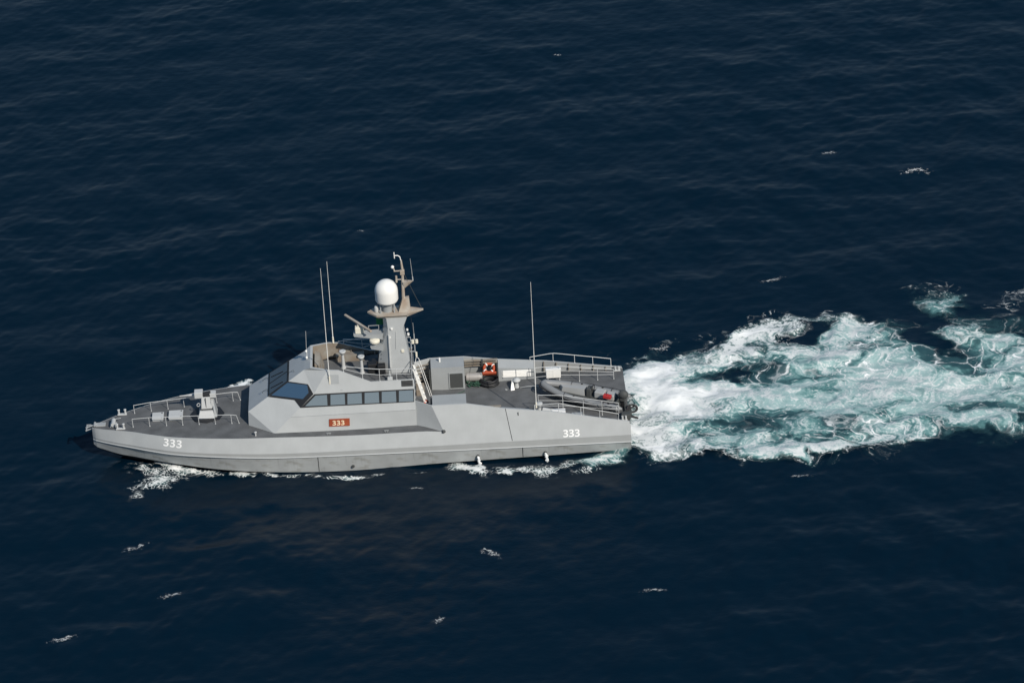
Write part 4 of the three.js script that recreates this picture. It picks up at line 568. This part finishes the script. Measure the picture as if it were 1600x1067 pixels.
// gear in the bay on the far side of the well deck
{ const r = 0.27; one('liferaft_canister', 'grey cylinder canister lying beside the orange lifebuoy', 'canister', [lathe([[0, -0.52], [r * 0.8, -0.5], [r, -0.44], [r, 0.44], [r * 0.8, 0.5], [0, 0.52]], 0, 0, 0, 24).rotateZ(Math.PI / 2).rotateY(-0.06).translate(6.98, 2.72, -2.25), ...[-0.25, 0.25].map((d) => new THREE.TorusGeometry(r + 0.005, 0.014, 6, 24).rotateY(Math.PI / 2 - 0.06).translate(6.98 + d, 2.72, -2.25 + d * 0.06)), box(6.6, 6.7, 2.25, 2.5, -2.45, -2.05), box(7.28, 7.38, 2.25, 2.5, -2.42, -2.02)], M.steel); }
{ const l = thing('lifebuoy', 'orange ring lifebuoy hung in the gear bay beside the dark shade panel', 'lifebuoy'); add('ring', tor(0, 0, 0, 0.3, 0.085, 0, 0, 32), M.orange, l); for (let k = 0; k < 4; k++) { const a = k * Math.PI / 2 + 0.6; add('band', new THREE.TorusGeometry(0.106, 0.02, 6, 14).scale(1, 1, 2).rotateX(Math.PI / 2).rotateZ(a).translate(0.3 * Math.cos(a), 0.3 * Math.sin(a), 0), M.white, l); } add('bracket', box(-0.42, 0.42, -0.42, -0.3, -0.12, 0.1), M.orange, l); l.position.set(7.9, 3.12, -2.5); l.rotation.x = -1.05; }
{ const l = thing('lifebuoy_001', 'orange ring lifebuoy at the foot of the white ladder', 'lifebuoy'); add('ring', tor(0, 0, 0, 0.27, 0.085, 0, 0, 28), M.orange, l); for (let k = 0; k < 4; k++) { const a = k * Math.PI / 2 + 0.3; add('band', new THREE.TorusGeometry(0.09, 0.02, 6, 14).scale(1, 1, 2).rotateX(Math.PI / 2).rotateZ(a).translate(0.27 * Math.cos(a), 0.27 * Math.sin(a), 0), M.white, l); } l.position.set(4.0, 3.05, 1.38); l.rotation.y = 1.15; }
{ const pts = []; for (let k = 0; k <= 140; k++) { const t = k / 140, a = t * Math.PI * 2 * 4, R = 0.5 - 0.07 * Math.abs(Math.sin(t * 9)); pts.push([7.85 + R * Math.cos(a) * 1.1, 2.36 + t * 0.34 + 0.02 * Math.sin(a * 3), -2.0 + R * Math.sin(a) * 0.95]); } one('hose_coil', 'coil of black hose on the well deck beside the gear bay', 'hose', tube(pts, 0.085, 7, 260), M.black); }
{ const r = rng(31), gs = []; for (let k = 0; k < 26; k++) { const c = [6.55 + r() * 1.0, 2.33 + r() * 0.2, -1.95 + (r() - 0.5) * 0.5]; const pts = []; for (let j = 0; j < 6; j++) pts.push([c[0] + (r() - 0.5) * 0.45, c[1] + (r() - 0.3) * 0.12, c[2] + (r() - 0.5) * 0.35]); gs.push(tube(pts, 0.03, 5, 18)); } one('green_netting', 'tangled heap of green net rope beside the canister', 'netting', gs, M.green); }
one('storage_box', 'white locker box hung on the far stern rail', 'box', [box(11.3, 12.18, 2.66, 3.2, -1.98, -1.62, 0.03), box(11.28, 12.2, 3.2, 3.25, -2.0, -1.6, 0.015), box(11.72, 11.75, 2.68, 3.18, -1.62, -1.6, 0), bar([11.4, 2.26, -1.8], [11.4, 2.7, -1.8], 0.03), bar([12.1, 2.26, -1.8], [12.1, 2.7, -1.8], 0.03)], M.white);
one('storage_box_001', 'low white box inside the near stern bulwark', 'box', [box(11.35, 12.2, 2.24, 2.74, 2.2, 2.72, 0.03), box(11.33, 12.22, 2.74, 2.78, 2.18, 2.74, 0.015)], M.white);
one('storage_box_002', 'grey box beside the low white box inside the near stern bulwark', 'box', [box(12.6, 13.2, 2.22, 2.55, 2.42, 2.92, 0.03), box(12.58, 13.22, 2.55, 2.59, 2.4, 2.94, 0.015)], M.grey);
one('tyre_fender', 'black ring fender hung at the near stern corner', 'fender', [tor(0, 0, 0, 0.24, 0.06, 0, 0, 30).scale(1.2, 0.9, 1).rotateX(-0.5).translate(16.2, 2.3, 1.9)], M.rubber);
{ const f = thing('flag', 'small green flag on the far side of the mast', 'flag'); const g = new THREE.PlaneGeometry(0.5, 0.75, 10, 10), P = g.attributes.position; const gs = []; for (const d of [0, 0.006]) { const h = g.clone(), Q = h.attributes.position; for (let k = 0; k < Q.count; k++) { const u = Q.getX(k) + 0.25; Q.setZ(k, d + 0.07 * Math.sin(u * 9 + Q.getY(k) * 2) * u); } h.computeVertexNormals(); gs.push(h); } add('cloth', gs, M.flag, f); add('halyard', bar([0.25, -2.4, 0], [0.25, 0.5, 0], 0.008, 0.008, 5), M.rail, f); f.position.set(1.62, 8.05, -0.5); }
{ const pts = [[9.7, 2.32, -1.3], [10.1, 2.5, -1.1], [10.6, 2.62, -0.9]]; one('tow_rope', 'thin grey line from the deck vent to the inflatable boat', 'rope', tube([...pts, [11.1, 2.75, -0.62]], 0.02, 6), M.rail); }
{ const a = [[6.35, 2.33, -1.3], [5.7, 2.3, -0.9], [5.0, 2.3, -0.6], [4.6, 2.3, -0.75]]; one('green_hose', 'thin green line lying along the well deck', 'hose', tube(a, 0.022, 6), M.green); }

renderer.render(scene, camera);
